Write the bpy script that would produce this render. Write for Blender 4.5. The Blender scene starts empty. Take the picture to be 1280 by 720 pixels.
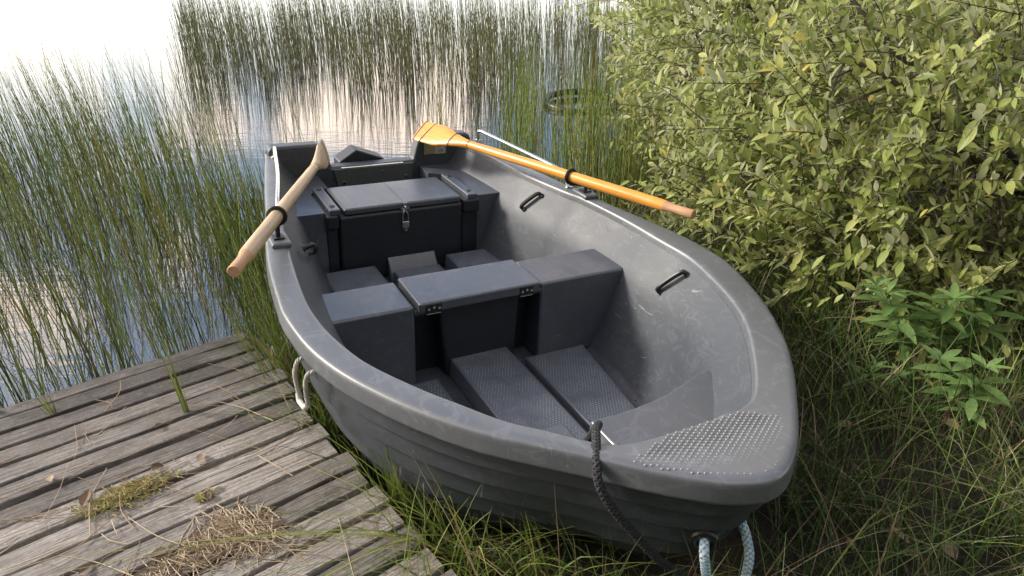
import bpy, bmesh, math, random
import numpy as np
from mathutils import Vector, Matrix
random.seed(7); rng = np.random.default_rng(11)
sc = bpy.context.scene
C = sc.collection
R = math.radians
WATER = 0.06

# ------------------------------------------------------------------ helpers
def tag(o, label=None, cat=None, group=None, kind=None):
    if label: o['label'] = label
    if cat: o['category'] = cat
    if group: o['group'] = group
    if kind: o['kind'] = kind
    return o

def empty(name, loc=(0, 0, 0), rz=0, mat=None):
    o = bpy.data.objects.new(name, None); C.objects.link(o)
    if mat is not None: o.matrix_world = mat
    else:
        o.location = loc; o.rotation_euler = (0, 0, rz)
    o.empty_display_size = .1
    return o

class MB:
    """collects geometry for ONE mesh object"""
    def __init__(s): s.v = []; s.f = []; s.r = []
    def add(s, vs, fs, rnd=0.5):
        n = len(s.v); s.v += [tuple(p) for p in vs]
        s.f += [tuple(i + n for i in f) for f in fs]
        s.r += [rnd] * len(vs)
    def box(s, x0, x1, y0, y1, z0, z1, rnd=.5):
        s.add([(x0,y0,z0),(x1,y0,z0),(x1,y1,z0),(x0,y1,z0),(x0,y0,z1),(x1,y0,z1),(x1,y1,z1),(x0,y1,z1)],
              [(3,2,1,0),(4,5,6,7),(0,1,5,4),(1,2,6,5),(2,3,7,6),(3,0,4,7)], rnd)
    def prism(s, poly, z0, z1, rnd=.5):          # polygon in XY, extruded in z
        n = len(poly)
        s.add([(p[0],p[1],z0) for p in poly] + [(p[0],p[1],z1) for p in poly],
              [tuple(range(n))[::-1], tuple(range(n, 2*n))] + [(i,(i+1)%n,n+(i+1)%n,n+i) for i in range(n)], rnd)
    def prism_x(s, poly, x0, x1, rnd=.5):        # polygon in YZ, extruded in x
        n = len(poly)
        s.add([(x0,p[0],p[1]) for p in poly] + [(x1,p[0],p[1]) for p in poly],
              [tuple(range(n))[::-1], tuple(range(n, 2*n))] + [(i,(i+1)%n,n+(i+1)%n,n+i) for i in range(n)], rnd)
    def loft(s, rings, close=True, cap=True, rnd=.5):
        n = len(rings[0]); vs = [p for r in rings for p in r]; fs = []
        for k in range(len(rings)-1):
            for i in range(n if close else n-1):
                j = (i+1) % n
                fs.append((k*n+i, k*n+j, (k+1)*n+j, (k+1)*n+i))
        if cap and close:
            fs.append(tuple(range(n))[::-1]); fs.append(tuple(range((len(rings)-1)*n, len(rings)*n)))
        s.add(vs, fs, rnd)
    def tube(s, pts, rad, n=8, cap=True, rnd=.5, flat=None):
        pts = [Vector(p) for p in pts]; m = len(pts)
        if not hasattr(rad, '__len__'): rad = [rad]*m
        up = None; rings = []
        for i in range(m):
            t = (pts[min(i+1, m-1)] - pts[max(i-1, 0)])
            if t.length < 1e-9: t = Vector((0,0,1))
            t.normalize()
            if up is None:
                up = Vector((0,0,1)) if abs(t.z) < .9 else Vector((1,0,0))
            sd = t.cross(up).normalized(); up = sd.cross(t).normalized()
            a_, b_ = (1, 1) if flat is None else flat[i]
            rings.append([pts[i] + (sd*math.cos(2*math.pi*k/n)*a_ + up*math.sin(2*math.pi*k/n)*b_)*rad[i] for k in range(n)])
        s.loft(rings, True, cap, rnd)
    def torus(s, c, axis, R_, r_, n=24, m=8, a0=0, a1=2*math.pi, rnd=.5):
        ax = Vector(axis).normalized(); u = ax.orthogonal().normalized(); w = ax.cross(u)
        full = abs(a1-a0-2*math.pi) < 1e-6
        pts = []
        rings = []
        for i in range(n if full else n+1):
            a = a0+(a1-a0)*i/n; d = u*math.cos(a)+w*math.sin(a)
            rings.append([Vector(c)+d*(R_+r_*math.cos(2*math.pi*k/m))+ax*r_*math.sin(2*math.pi*k/m) for k in range(m)])
        if full: rings.append(rings[0])
        s.loft(rings, True, not full, rnd)
    def build(s, name, mat, parent=None, smooth=True, bevel=0, angle=40, seg=2, normals=True, wn=False):
        me = bpy.data.meshes.new(name)
        me.from_pydata([tuple(p) for p in s.v], [], s.f); me.update()
        at = me.attributes.new('rnd', 'FLOAT', 'POINT'); at.data.foreach_set('value', np.array(s.r, dtype=np.float32))
        if normals:
            bm = bmesh.new(); bm.from_mesh(me)
            bmesh.ops.recalc_face_normals(bm, faces=bm.faces); bm.to_mesh(me); bm.free()
        return finish(name, me, mat, parent, smooth, bevel, angle, seg, wn)

def finish(name, me, mat, parent=None, smooth=True, bevel=0, angle=40, seg=2, wn=False):
    o = bpy.data.objects.new(name, me); C.objects.link(o)
    if mat: me.materials.append(mat)
    if parent: o.parent = parent
    if smooth: me.shade_smooth()
    if bevel:
        b = o.modifiers.new('bevel', 'BEVEL'); b.width = bevel; b.segments = seg; b.limit_method = 'ANGLE'; b.angle_limit = R(35)
        b.harden_normals = False
    if bevel or wn:
        wm = o.modifiers.new('weighted', 'WEIGHTED_NORMAL'); wm.keep_sharp = True; wm.weight = 80
    if smooth:
        try: me.set_sharp_from_angle(angle=R(angle))
        except Exception: pass
    return o

def mesh_np(name, V, F, rnd, mat, parent=None, smooth=True, nrm=None):
    """V (n,3), F list of arrays [(m,k)] with same k, rnd (n,)"""
    me = bpy.data.meshes.new(name)
    nv = len(V); me.vertices.add(nv); me.vertices.foreach_set('co', np.asarray(V, dtype=np.float32).ravel())
    loops = np.concatenate([f.ravel() for f in F]); sizes = np.concatenate([np.full(len(f), f.shape[1]) for f in F])
    me.loops.add(len(loops)); me.loops.foreach_set('vertex_index', loops.astype(np.int32))
    me.polygons.add(len(sizes)); st = np.concatenate([[0], np.cumsum(sizes)[:-1]])
    me.polygons.foreach_set('loop_start', st.astype(np.int32)); me.polygons.foreach_set('loop_total', sizes.astype(np.int32))
    me.update(calc_edges=True); me.validate()
    at = me.attributes.new('rnd', 'FLOAT', 'POINT'); at.data.foreach_set('value', np.asarray(rnd, dtype=np.float32))
    o = bpy.data.objects.new(name, me); C.objects.link(o); me.materials.append(mat)
    if parent: o.parent = parent
    if smooth: me.shade_smooth()
    return o

def catmull(pts, n):
    """smooth curve through pts resampled to n points by arc length"""
    P = [Vector(p) for p in pts]; P = [P[0]*2-P[1]] + P + [P[-1]*2-P[-2]]
    out = []
    for i in range(1, len(P)-2):
        for k in range(16):
            t = k/16; a, b, c, d = P[i-1], P[i], P[i+1], P[i+2]
            out.append(.5*((2*b)+(c-a)*t+(2*a-5*b+4*c-d)*t*t+(3*b-a-3*c+d)*t**3))
    out.append(P[-2])
    return resample(out, n)
def resample(out, n):
    L = [0]
    for i in range(1, len(out)): L.append(L[-1]+(out[i]-out[i-1]).length)
    res = []; j = 0
    for k in range(n):
        s = L[-1]*k/(n-1)
        while j < len(L)-2 and L[j+1] < s: j += 1
        t = 0 if L[j+1] == L[j] else (s-L[j])/(L[j+1]-L[j])
        res.append(out[j].lerp(out[j+1], min(max(t, 0), 1)))
    return res

# ------------------------------------------------------------------ materials
class NT:
    def __init__(s, name):
        s.m = bpy.data.materials.new(name); s.m.use_nodes = True; s.t = s.m.node_tree; s.t.nodes.clear()
        s.out = s.n('ShaderNodeOutputMaterial')
    def n(s, ty, **kw):
        o = s.t.nodes.new(ty)
        for k, v in kw.items():
            if k.startswith('i_'):
                key = k[2:]; key = int(key) if key.isdigit() else key.replace('_', ' ')
                o.inputs[key].default_value = v
            else: setattr(o, k, v)
        return o
    def l(s, a, b): s.t.links.new(a, b)
    def ramp(s, fac, stops):
        r = s.n('ShaderNodeValToRGB'); e = r.color_ramp.elements
        while len(e) > 1: e.remove(e[0])
        e[0].position = stops[0][0]; e[0].color = (*stops[0][1], 1)
        for p, c in stops[1:]:
            x = e.new(p); x.color = (*c, 1)
        s.l(fac, r.inputs[0]); return r.outputs[0]
    def noise(s, co, scale, detail=4, rough=.55, dist=0):
        n = s.n('ShaderNodeTexNoise'); n.inputs['Scale'].default_value = scale; n.inputs['Detail'].default_value = detail
        n.inputs['Roughness'].default_value = rough; n.inputs['Distortion'].default_value = dist
        s.l(co, n.inputs['Vector']); return n.outputs[0]
    def mapping(s, co, scale=(1,1,1), rot=(0,0,0), loc=(0,0,0)):
        m = s.n('ShaderNodeMapping'); m.inputs['Scale'].default_value = scale; m.inputs['Rotation'].default_value = rot; m.inputs['Location'].default_value = loc
        s.l(co, m.inputs['Vector']); return m.outputs[0]
    def mix(s, fac, a, b, blend='MIX'):
        m = s.n('ShaderNodeMix', data_type='RGBA', blend_type=blend)
        for x, idx in ((fac, 0), (a, 6), (b, 7)):
            if isinstance(x, (int, float)): m.inputs[idx].default_value = x
            elif isinstance(x, tuple): m.inputs[idx].default_value = (*x, 1)
            else: s.l(x, m.inputs[idx])
        return m.outputs[2]
    def math(s, op, a, b=None):
        m = s.n('ShaderNodeMath', operation=op)
        for i, x in enumerate((a, b)):
            if x is None: continue
            if isinstance(x, (int, float)): m.inputs[i].default_value = x
            else: s.l(x, m.inputs[i])
        return m.outputs[0]
    def pbsdf(s, col, rough, bump=None, bstr=.3, bdist=.002, **kw):
        b = s.n('ShaderNodeBsdfPrincipled')
        if isinstance(col, tuple): b.inputs['Base Color'].default_value = (*col, 1)
        else: s.l(col, b.inputs['Base Color'])
        if isinstance(rough, (int, float)): b.inputs['Roughness'].default_value = rough
        else: s.l(rough, b.inputs['Roughness'])
        for k, v in kw.items(): b.inputs[k.replace('_', ' ')].default_value = v
        if bump is not None:
            bp = s.n('ShaderNodeBump'); bp.inputs['Strength'].default_value = bstr; bp.inputs['Distance'].default_value = bdist
            s.l(bump, bp.inputs['Height']); s.l(bp.outputs[0], b.inputs['Normal'])
        s.l(b.outputs[0], s.out.inputs[0]); s.b = b
        return s.m

def obj_co(t): return t.n('ShaderNodeTexCoord').outputs['Object']
def rnd_at(t): return t.n('ShaderNodeAttribute', attribute_name='rnd').outputs['Fac']

def plastic(name, base, rough=.42, scuff=.5, scratch=True, spec=.5):
    t = NT(name); co = obj_co(t)
    n1 = t.noise(co, 3.2, 6, .6); n2 = t.noise(t.mapping(co, (4, 22, 9), (0, 0, .5)), 3, 5, .65, .6)
    n3 = t.noise(co, 140, 2)
    sc1 = t.ramp(n2, [(.52, (0,0,0)), (.74, (1,1,1))]); sc2 = t.ramp(n1, [(.35, (0,0,0)), (.75, (1,1,1))])
    pale = tuple(min(1, c*1.9+.02) for c in base)
    col = t.mix(t.math('MULTIPLY', sc1, .35*scuff), base, pale)
    col = t.mix(t.math('MULTIPLY', sc2, .5*scuff), col, tuple(c*1.45+.006 for c in base))
    sw = t.noise(t.mapping(co, (2.2, 2.2, 4)), 3.5, 7, .62, 2.4)
    col = t.mix(t.math('MULTIPLY', t.ramp(sw, [(.56, (0,0,0)), (.60, (1,1,1)), (.66, (0,0,0))]), .40*scuff), col, tuple(c*1.8+.03 for c in base))
    dirt = t.noise(co, 26, 6, .7, .8)
    col = t.mix(t.math('MULTIPLY', t.ramp(dirt, [(.64, (0,0,0)), (.70, (1,1,1))]), .35), col, (.10, .088, .070))
    if scratch:
        w = t.noise(t.mapping(co, (3, 60, 3), (0, 0, .75)), 2.2, 3, .5, .4)
        s_ = t.ramp(w, [(.70, (0,0,0)), (.73, (1,1,1))])
        w2 = t.noise(t.mapping(co, (70, 4, 40), (.3, .2, -.5)), 1.6, 3, .5, .5)
        s2_ = t.ramp(w2, [(.71, (0,0,0)), (.735, (1,1,1))])
        both = t.math('MAXIMUM', s_, s2_)
        patch = t.ramp(t.noise(co, 1.9, 2), [(.48, (0,0,0)), (.62, (1,1,1))])
        col = t.mix(t.math('MULTIPLY', t.math('MULTIPLY', both, patch), .55), col, (.30, .30, .30))
    ro = t.math('ADD', t.math('MULTIPLY', n1, .30), rough-.13)
    return t.pbsdf(col, ro, n3, .12, .0006, **{'Specular IOR Level': spec})

M = {}
M['hull'] = plastic('charcoal moulded plastic', (.042, .050, .061), .44, .8, True, .6)
M['liner'] = plastic('charcoal moulded plastic inside', (.050, .058, .070), .50, 1.0, True, .4)
M['rim'] = plastic('scuffed charcoal plastic', (.094, .102, .114), .36, 1.0, True, .9)
M['seat'] = plastic('charcoal seat plastic', (.056, .064, .078), .31, 1.0, True, 1.0)
M['box'] = plastic('shade darkened locker plastic', (.016, .019, .025), .45, .4, False)  # charcoal plastic with the shade of fronts and recesses put into its colour
M['panel'] = plastic('floor plastic', (.085, .098, .118), .40, .6, False, .8)
M['plate'] = plastic('grey green plate', (.075, .085, .080), .45, .5)
def simple(name, col, rough=.5, **kw):
    t = NT(name); n = t.noise(obj_co(t), 60, 3)
    c = t.mix(n, tuple(x*.8 for x in col), tuple(min(1, x*1.2) for x in col))
    return t.pbsdf(c, rough, n, .15, .0006, **kw)
M['dot'] = simple('worn grip dots', (.24, .245, .25), .55)
t = NT('floor grip dots'); co_ = obj_co(t)
M['dot_floor'] = t.pbsdf(t.ramp(t.noise(co_, 11, 5, .6), [(.36, (.05, .055, .06)), (.48, (.26, .29, .33)), (.8, (.33, .36, .40))]), .35)
M['black'] = simple('black nylon', (.012, .012, .013), .42)
M['steel'] = simple('stainless steel', (.62, .62, .60), .22, Metallic=1.0)
M['brass'] = simple('grey lock body', (.45, .44, .42), .3, Metallic=.9)
M['white_rope'] = simple('off white rope', (.50, .47, .42), .8)
M['blue_rope'] = simple('light blue rope', (.22, .42, .58), .8)
M['pale_rope'] = simple('pale rope strand', (.66, .70, .72), .8)
M['black_rope'] = simple('charcoal rope', (.022, .023, .027), .75)
M['sticker'] = simple('pale sticker', (.42, .42, .38), .4)
M['sticker2'] = simple('olive sticker', (.30, .30, .16), .4)
M['ink'] = simple('black ink', (.02, .02, .02), .5)
M['tape'] = simple('dark band', (.03, .02, .016), .6)
M['hoop'] = simple('black wet rubber', (.012, .011, .010), .35)

def wood_oar(name, c0, c1, rough):
    t = NT(name); co = obj_co(t)
    n = t.noise(t.mapping(co, (2.5, 40, 40)), 2.4, 6, .6, .3); n2 = t.noise(co, 5, 3)
    col = t.mix(t.ramp(n, [(.3, (0,0,0)), (.7, (1,1,1))]), c0, c1)
    col = t.mix(t.math('MULTIPLY', t.ramp(n2, [(.5, (0,0,0)), (.75, (1,1,1))]), .35), col, tuple(x*.6 for x in c0))
    return t.pbsdf(col, rough, n, .2, .0008)
M['oar_pale'] = wood_oar('weathered pale oar wood', (.40, .28, .16), (.60, .45, .28), .5)
M['oar_orange'] = wood_oar('varnished orange oar wood', (.64, .25, .030), (.86, .39, .070), .30)
M['oar_grip'] = wood_oar('bare grip wood', (.42, .22, .11), (.56, .34, .19), .6)

def deck_mat():
    t = NT('weathered deck boards'); co = obj_co(t); r = rnd_at(t)
    cmb = t.n('ShaderNodeCombineXYZ'); t.l(t.math('MULTIPLY', r, 37.0), cmb.inputs[2])
    va = t.n('ShaderNodeVectorMath', operation='ADD'); t.l(co, va.inputs[0]); t.l(cmb.outputs[0], va.inputs[1]); co = va.outputs[0]
    g = t.noise(t.mapping(co, (3.2, 75, 20)), 2.0, 8, .68, .25)
    g2 = t.noise(t.mapping(co, (7, 150, 40)), 1.5, 5, .6, .3)
    bl = t.noise(co, 6.5, 6, .65); bl2 = t.noise(co, 30, 4, .6)
    col = t.ramp(g, [(.28, (.085, .075, .067)), (.44, (.24, .216, .196)), (.60, (.40, .37, .342)), (.8, (.54, .515, .485))])
    crack = t.ramp(g2, [(.30, (1,1,1)), (.40, (0,0,0))])
    col = t.mix(t.math('MULTIPLY', crack, .75), col, (.030, .026, .022))
    col = t.mix(t.math('MULTIPLY', t.ramp(bl, [(.48, (0,0,0)), (.68, (1,1,1))]), .55), col, (.135, .12, .098))
    spl = t.noise(t.mapping(co, (1.2, 130, 30)), 1.0, 3, .5, .15)
    col = t.mix(t.math('MULTIPLY', t.ramp(spl, [(.66, (0,0,0)), (.70, (1,1,1))]), .85), col, (.022, .019, .016))
    spk = t.noise(co, 95, 4, .7)
    col = t.mix(t.math('MULTIPLY', t.ramp(spk, [(.56, (0,0,0)), (.66, (1,1,1))]), .40), col, (.62, .60, .57))
    spd = t.noise(t.mapping(co, (1, 2.2, 1), (0, 0, 0), (5, 3, 1)), 48, 4, .7)
    col = t.mix(t.math('MULTIPLY', t.ramp(spd, [(.57, (0,0,0)), (.67, (1,1,1))]), .45), col, (.07, .06, .05))
    big = t.noise(co, 2.3, 5, .7, .5)
    col = t.mix(t.math('MULTIPLY', t.ramp(big, [(.46, (0,0,0)), (.62, (1,1,1))]), .45), col, (.115, .100, .088))
    col = t.mix(t.math('MULTIPLY', t.ramp(bl2, [(.58, (0,0,0)), (.70, (1,1,1))]), .45), col, (.40, .385, .345))
    v = t.math('ADD', t.math('MULTIPLY', r, .60), .50)
    hsv = t.n('ShaderNodeHueSaturation'); t.l(v, hsv.inputs['Value']); t.l(col, hsv.inputs['Color'])
    h = t.math('ADD', g, t.math('MULTIPLY', g2, .7))
    return t.pbsdf(hsv.outputs[0], .85, h, 1.0, .006)
M['deck'] = deck_mat()

def leafy(name, stops, rough=.5, trans=.25, under=None):
    """plant material: colour comes from each leaf's own random value"""
    t = NT(name); r = rnd_at(t)
    col = t.ramp(r, stops)
    n = t.noise(obj_co(t), 45, 3)
    hs = t.n('ShaderNodeHueSaturation'); t.l(t.math('ADD', t.math('MULTIPLY', n, .6), .7), hs.inputs['Value']); t.l(col, hs.inputs['Color']); col = hs.outputs[0]
    if under:
        geo = t.n('ShaderNodeNewGeometry'); col = t.mix(geo.outputs['Backfacing'], col, under)
    b = t.n('ShaderNodeBsdfPrincipled'); t.l(col, b.inputs['Base Color']); b.inputs['Roughness'].default_value = rough
    b.inputs['Specular IOR Level'].default_value = .35
    tr = t.n('ShaderNodeBsdfTranslucent'); t.l(col, tr.inputs['Color'])
    mx = t.n('ShaderNodeMixShader'); mx.inputs[0].default_value = trans
    t.l(b.outputs[0], mx.inputs[1]); t.l(tr.outputs[0], mx.inputs[2]); t.l(mx.outputs[0], t.out.inputs[0])
    return t.m
M['reed'] = leafy('green rush', [(0, (.035, .028, .018)), (.14, (.10, .075, .03)), (.20, (.12, .17, .04)), (.5, (.22, .31, .07)), (.78, (.33, .41, .11)), (.92, (.31, .27, .09)), (1, (.42, .26, .09))], .5, .25)
M['reed_far'] = leafy('far brown green rush', [(0, (.06, .05, .03)), (.3, (.13, .115, .048)), (.6, (.16, .17, .06)), (1, (.25, .27, .10))], .6, .2)
M['grass'] = leafy('bank grass', [(0, (.20, .135, .065)), (.18, (.26, .19, .095)), (.24, (.045, .07, .018)), (.6, (.07, .12, .025)), (.85, (.14, .20, .04)), (1, (.24, .27, .06))], .55, .25)
M['grass_dark'] = leafy('shaded bank grass', [(0, (.15, .105, .06)), (.15, (.36, .28, .17)), (.19, (.035, .058, .016)), (.6, (.075, .125, .032)), (.9, (.15, .22, .055)), (1, (.26, .31, .08))], .6, .2)
M['tuft'] = leafy('bright grass tuft', [(0, (.11, .18, .03)), (.6, (.17, .24, .045)), (.85, (.30, .30, .08)), (1, (.42, .32, .14))], .5, .3)
M['willow'] = leafy('grey willow leaf', [(0, (.15, .20, .05)), (.35, (.27, .32, .085)), (.65, (.40, .43, .135)), (.9, (.50, .52, .19)), (.97, (.54, .52, .12)), (1, (.55, .40, .11))], .42, .40, (.52, .54, .32))
M['herb'] = leafy('fresh herb leaf', [(0, (.12, .21, .06)), (.7, (.21, .33, .11)), (1, (.36, .36, .09))], .45, .38, (.24, .34, .16))
M['bark'] = simple('willow bark', (.075, .058, .040), .85)
M['straw'] = leafy('dry straw', [(0, (.24, .16, .10)), (.5, (.46, .36, .24)), (1, (.66, .57, .42))], .7, .1)
M['moss'] = leafy('dry moss', [(0, (.34, .23, .12)), (.45, (.40, .33, .15)), (.7, (.36, .35, .12)), (1, (.46, .44, .16))], .85, .1)
M['deadleaf'] = leafy('dead leaf', [(0, (.09, .055, .035)), (.5, (.18, .12, .075)), (1, (.32, .25, .17))], .7, .12)

def ground_mat():
    t = NT('damp bank soil'); co = obj_co(t)
    n = t.noise(co, 4, 8, .65); n2 = t.noise(co, 38, 5, .7)
    col = t.ramp(n, [(.3, (.014, .011, .008)), (.6, (.035, .027, .018)), (.8, (.055, .045, .028))])
    col = t.mix(t.math('MULTIPLY', t.ramp(n2, [(.55, (0,0,0)), (.7, (1,1,1))]), .5), col, (.085, .062, .04))
    return t.pbsdf(col, .9, n2, 1.0, .02)
M['ground'] = ground_mat()

def water_mat():
    t = NT('lake water'); co = obj_co(t)
    w = t.noise(t.mapping(co, (1.0, 3.2, 1), (0, 0, .25)), 2.2, 3, .5, .3); w2 = t.noise(t.mapping(co, (1.6, 7, 1), (0, 0, .2)), 5, 2)
    h = t.math('ADD', w, t.math('MULTIPLY', w2, .35))
    m = t.pbsdf((.020, .026, .028), .02, h, .06, .03, IOR=1.33)
    t.b.inputs['IOR'].default_value = WIOR
    return m
WIOR = 2.9
M['water'] = water_mat()

# ------------------------------------------------------------------ terrain, water
SY = [-60, -2, .6, 1.2, 1.7, 2.1, 2.5, 3.0, 3.6, 4.3, 5, 7, 9, 20, 60]
SX = [-60, -6, -1.9, -1.35, -1.0, -.75, -.35, .25, .62, .80, .95, 1.35, 2.0, 7, 30]
def shore(x, y): return x-np.interp(y, SY, SX)
def gz(x, y):
    s = shore(x, y)
    land = .06+np.minimum(.05, s*.10)+np.clip((x-1.0)*.10, 0, .30)*(s > 0)+.012*np.sin(x*7+y*3)*np.cos(y*6-x*2)
    hollow = .045*np.clip(1.25-np.hypot((x-.10)/.62, (y-1.85)/.95), 0, .5)*2
    return np.where(s > 0, land, .06+np.maximum(-.55, s*.30))-hollow
def grid(xs, ys):
    X, Y = np.meshgrid(xs, ys); Z = gz(X, Y); nx, ny = len(xs), len(ys)
    V = np.stack([X, Y, Z], 2).reshape(-1, 3); i = np.arange(nx*ny).reshape(ny, nx)
    F = np.stack([i[:-1,:-1], i[:-1,1:], i[1:,1:], i[1:,:-1]], 2).reshape(-1, 4)
    return V, F
far = [-3000, -800, -200, -60, -25, -12]
xs = np.array(far + list(np.arange(-8, 8.01, .12)) + [12, 25, 60, 200, 800, 3000])
ys = np.array(far + list(np.arange(-6, 12.01, .12)) + [16, 25, 60, 200, 800, 3000])
V, F = grid(xs, ys)
V[:, 2] = np.where(np.hypot(V[:,0], V[:,1]) > 50, np.where(V[:,2] > .06, .35, -.5), V[:,2])
tag(mesh_np('ground', V, [F], np.full(len(V), .5), M['ground']), kind='structure')
mb = MB(); mb.add([(-3000,-3000,WATER),(3000,-3000,WATER),(3000,3000,WATER),(-3000,3000,WATER)], [(0,1,2,3)])
tag(mb.build('water', M['water'], smooth=False), kind='structure')

# ------------------------------------------------------------------ the boat
yaw, tp, heel = R(27.42), R(-.911), R(-2.831)
a0 = Vector((math.sin(yaw), -math.cos(yaw), 0)); b0 = Vector((math.cos(yaw), math.sin(yaw), 0)); UP = Vector((0,0,1))
AX = (a0*math.cos(tp)+UP*math.sin(tp)).normalized(); nn = AX.cross(b0)
BX = (b0*math.cos(heel)+nn*math.sin(heel)).normalized(); NX = AX.cross(BX)
ZB = .50                                           # keel to gunwale
ORG = Vector((-.033, 2.155, .55))-NX*ZB
MAT = Matrix(((AX.x,BX.x,NX.x,ORG.x),(AX.y,BX.y,NX.y,ORG.y),(AX.z,BX.z,NX.z,ORG.z),(0,0,0,1)))
def bw(x, y, z): return MAT @ Vector((x, y, z+ZB))  # boat coordinates (z from the gunwale) to the world
boat = empty('rowing_boat', mat=MAT)
tag(boat, 'charcoal grey plastic rowing boat drawn up beside the wooden dock, bow on the grass', 'boat')
def B_(mb, name, mat, parent=None, **kw):           # boat-space mesh, lifted by ZB
    mb.v = [(p[0], p[1], p[2]+ZB) for p in mb.v]
    return mb.build(name, mat, parent or boat, **kw)
def zs(x):
    x = min(max(x, -1.6), 1.3); return -.0018*x*x+.0143*x**3+.0102*x**4

outL = [(-1.53,-.492),(-1.1,-.572),(-.743,-.632),(-.405,-.692),(-.2,-.718),(0,-.732),(.104,-.734),(.285,-.714),(.433,-.672),(.568,-.61),(.67,-.552),(.787,-.472),(.894,-.374),(.977,-.293),(1.06,-.222),(1.146,-.135),(1.19,-.075)]
outR = [(1.211,-.02),(1.205,.03),(1.178,.085),(1.12,.165),(1.01,.285),(.882,.412),(.738,.527),(.541,.645),(.309,.737),(.138,.757),(-.041,.745),(-.231,.712),(-.472,.677),(-.75,.645),(-1.1,.605),(-1.53,.555)]
inL = [(-1.50,-.435),(-1.1,-.515),(-.852,-.562),(-.369,-.622),(.001,-.654),(.189,-.648),(.334,-.621),(.441,-.586),(.584,-.512),(.678,-.454),(.784,-.388),(.852,-.325),(.925,-.262),(.962,-.215),(.977,-.155),(.982,-.069)]
inR = [(.982,.01),(.981,.10),(.971,.152),(.952,.195),(.914,.242),(.819,.333),(.672,.453),(.557,.522),(.416,.580),(.213,.636),(.034,.640),(-.199,.640),(-.459,.618),(-.573,.592),(-.857,.55),(-1.198,.525),(-1.50,.484)]
NO = 180
half = NO//2
def ring2(L_, R_):
    l = catmull([(p[0], p[1], 0) for p in L_] + [(p[0], p[1], 0) for p in R_[:1]], half)
    r = catmull([(p[0], p[1], 0) for p in R_], NO-half+1)[1:]
    return l+r
OUT = ring2(outL, outR); INN = ring2(inL, inR)
def inward(p, cx):
    c = Vector((min(p.x, cx), 0, 0)) if p.x > cx else Vector((p.x, .02, 0))
    d = c-p; return d.normalized(), d.length
# gunwale
prof = [('i',-.006,-.032),('i',-.002,-.012),('i',.002,-.004),('i',.008,-.0005),('i',.016,.001),('i',.034,.002),('o',-.036,.001),('o',-.016,-.0005),('o',-.008,-.002),('o',-.003,-.005),('o',.000,-.010),('o',.0015,-.018),('o',.005,-.046),('o',.0055,-.051),('o',.003,-.0555),('o',-.003,-.057),('o',-.026,-.057)]
rings = []
for w, d, z in prof:
    rg = []
    for q, p in zip(INN, OUT):
        dv = (p-q).normalized(); b = q if w == 'i' else p
        x = b+dv*d; rg.append((x.x, x.y, zs(b.x)+z))
    rings.append(rg)
mb = MB(); mb.loft(rings, close=False)
B_(mb, 'gunwale', M['rim'], angle=75, wn=True)
# outer hull, clinker style strakes
hp = [(.022,.050),(.022,.118),(.025,.122),(.039,.1225),(.042,.188),(.045,.192),(.059,.1925),(.064,.258),(.067,.262),(.081,.2625),(.089,.328),(.092,.332),(.106,.3325),(.128,.398),(.172,.450),(.30,.484)]
rings = []
for ins, dep in hp:
    rg = []
    for p in OUT:
        d, L = inward(p, .62); f = min(ins*(1+.6*max(0, p.x-.5)), L*.96)
        q = p+d*f; k = max(0, p.x-.3); rg.append((q.x, q.y, zs(p.x)*(1-dep)-dep*(1-.07*k)))
    rings.append(rg)
rg = []
for p in OUT:
    d, L = inward(p, .62); q = p+d*L*.995; rg.append((q.x, q.y, -.495 if p.x < .62 else -.47))
rings.append(rg)
mb = MB(); mb.loft(rings, close=False); B_(mb, 'hull', M['hull'], angle=28, wn=True)
# inner liner
def inset(z):
    z = -z
    if z < .03: return .004
    if z < .14: return .004+.081*(z-.03)/.11
    if z < .38: return .085+.085*(z-.14)/.24
    return .17+.05*min(1, (z-.38)/.08)
def lin(p, z):
    d, L = inward(p, .35); q = p+d*min(inset(z), L*.9); return (q.x, q.y, zs(p.x)*max(0, 1+z/.3)+z)
lv = [-.028,-.06,-.10,-.14,-.20,-.26,-.32,-.36,-.39,-.42,-.445,-.46]
rings = [[lin(p, z) for p in INN] for z in lv]
mb = MB(); mb.loft(rings, close=False); n = len(INN)
mb.f.append(tuple(range((len(lv)-1)*n, len(lv)*n)))
B_(mb, 'inner_shell', M['liner'], angle=60)
def liner_y(x, z, side):
    pts = [lin(p, z) for p in (INN[:half] if side < 0 else INN[half:])]
    pts = sorted(pts, key=lambda q: q[0])
    return float(np.interp(x, [q[0] for q in pts], [q[1] for q in pts]))
# solid moulded block hugging the hull side between x0 and x1
def side_block(name, x0, x1, yin, side, ztop, mat, front_rake=.0, bottom=-.455, lift=.0, yin_b=None, bevel=.009):
    lv = [ztop, ztop-.06, ztop-.14, -.38, -.43, bottom] if bottom < -.44 else [ztop, (ztop+bottom)/2, bottom]
    rings = []
    xsn = [x0+(x1-x0)*i/8 for i in range(9)]
    for z in lv:
        dz = (ztop-z)
        outer = [(x+(front_rake*dz if x == xsn[-1] else 0), liner_y(x, z, side)+side*.012, z+(lift if (z == ztop) else 0)) for x in xsn]
        yi = [yin if not callable(yin) else yin(x) for x in xsn]
        inner = [(x+(front_rake*dz if x == xsn[-1] else 0), y, z) for x, y in zip(xsn, yi)]
        rings.append(outer+inner[::-1])
    mb = MB(); mb.loft(rings); return B_(mb, name, mat, bevel=bevel, seg=3, angle=50)
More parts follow.
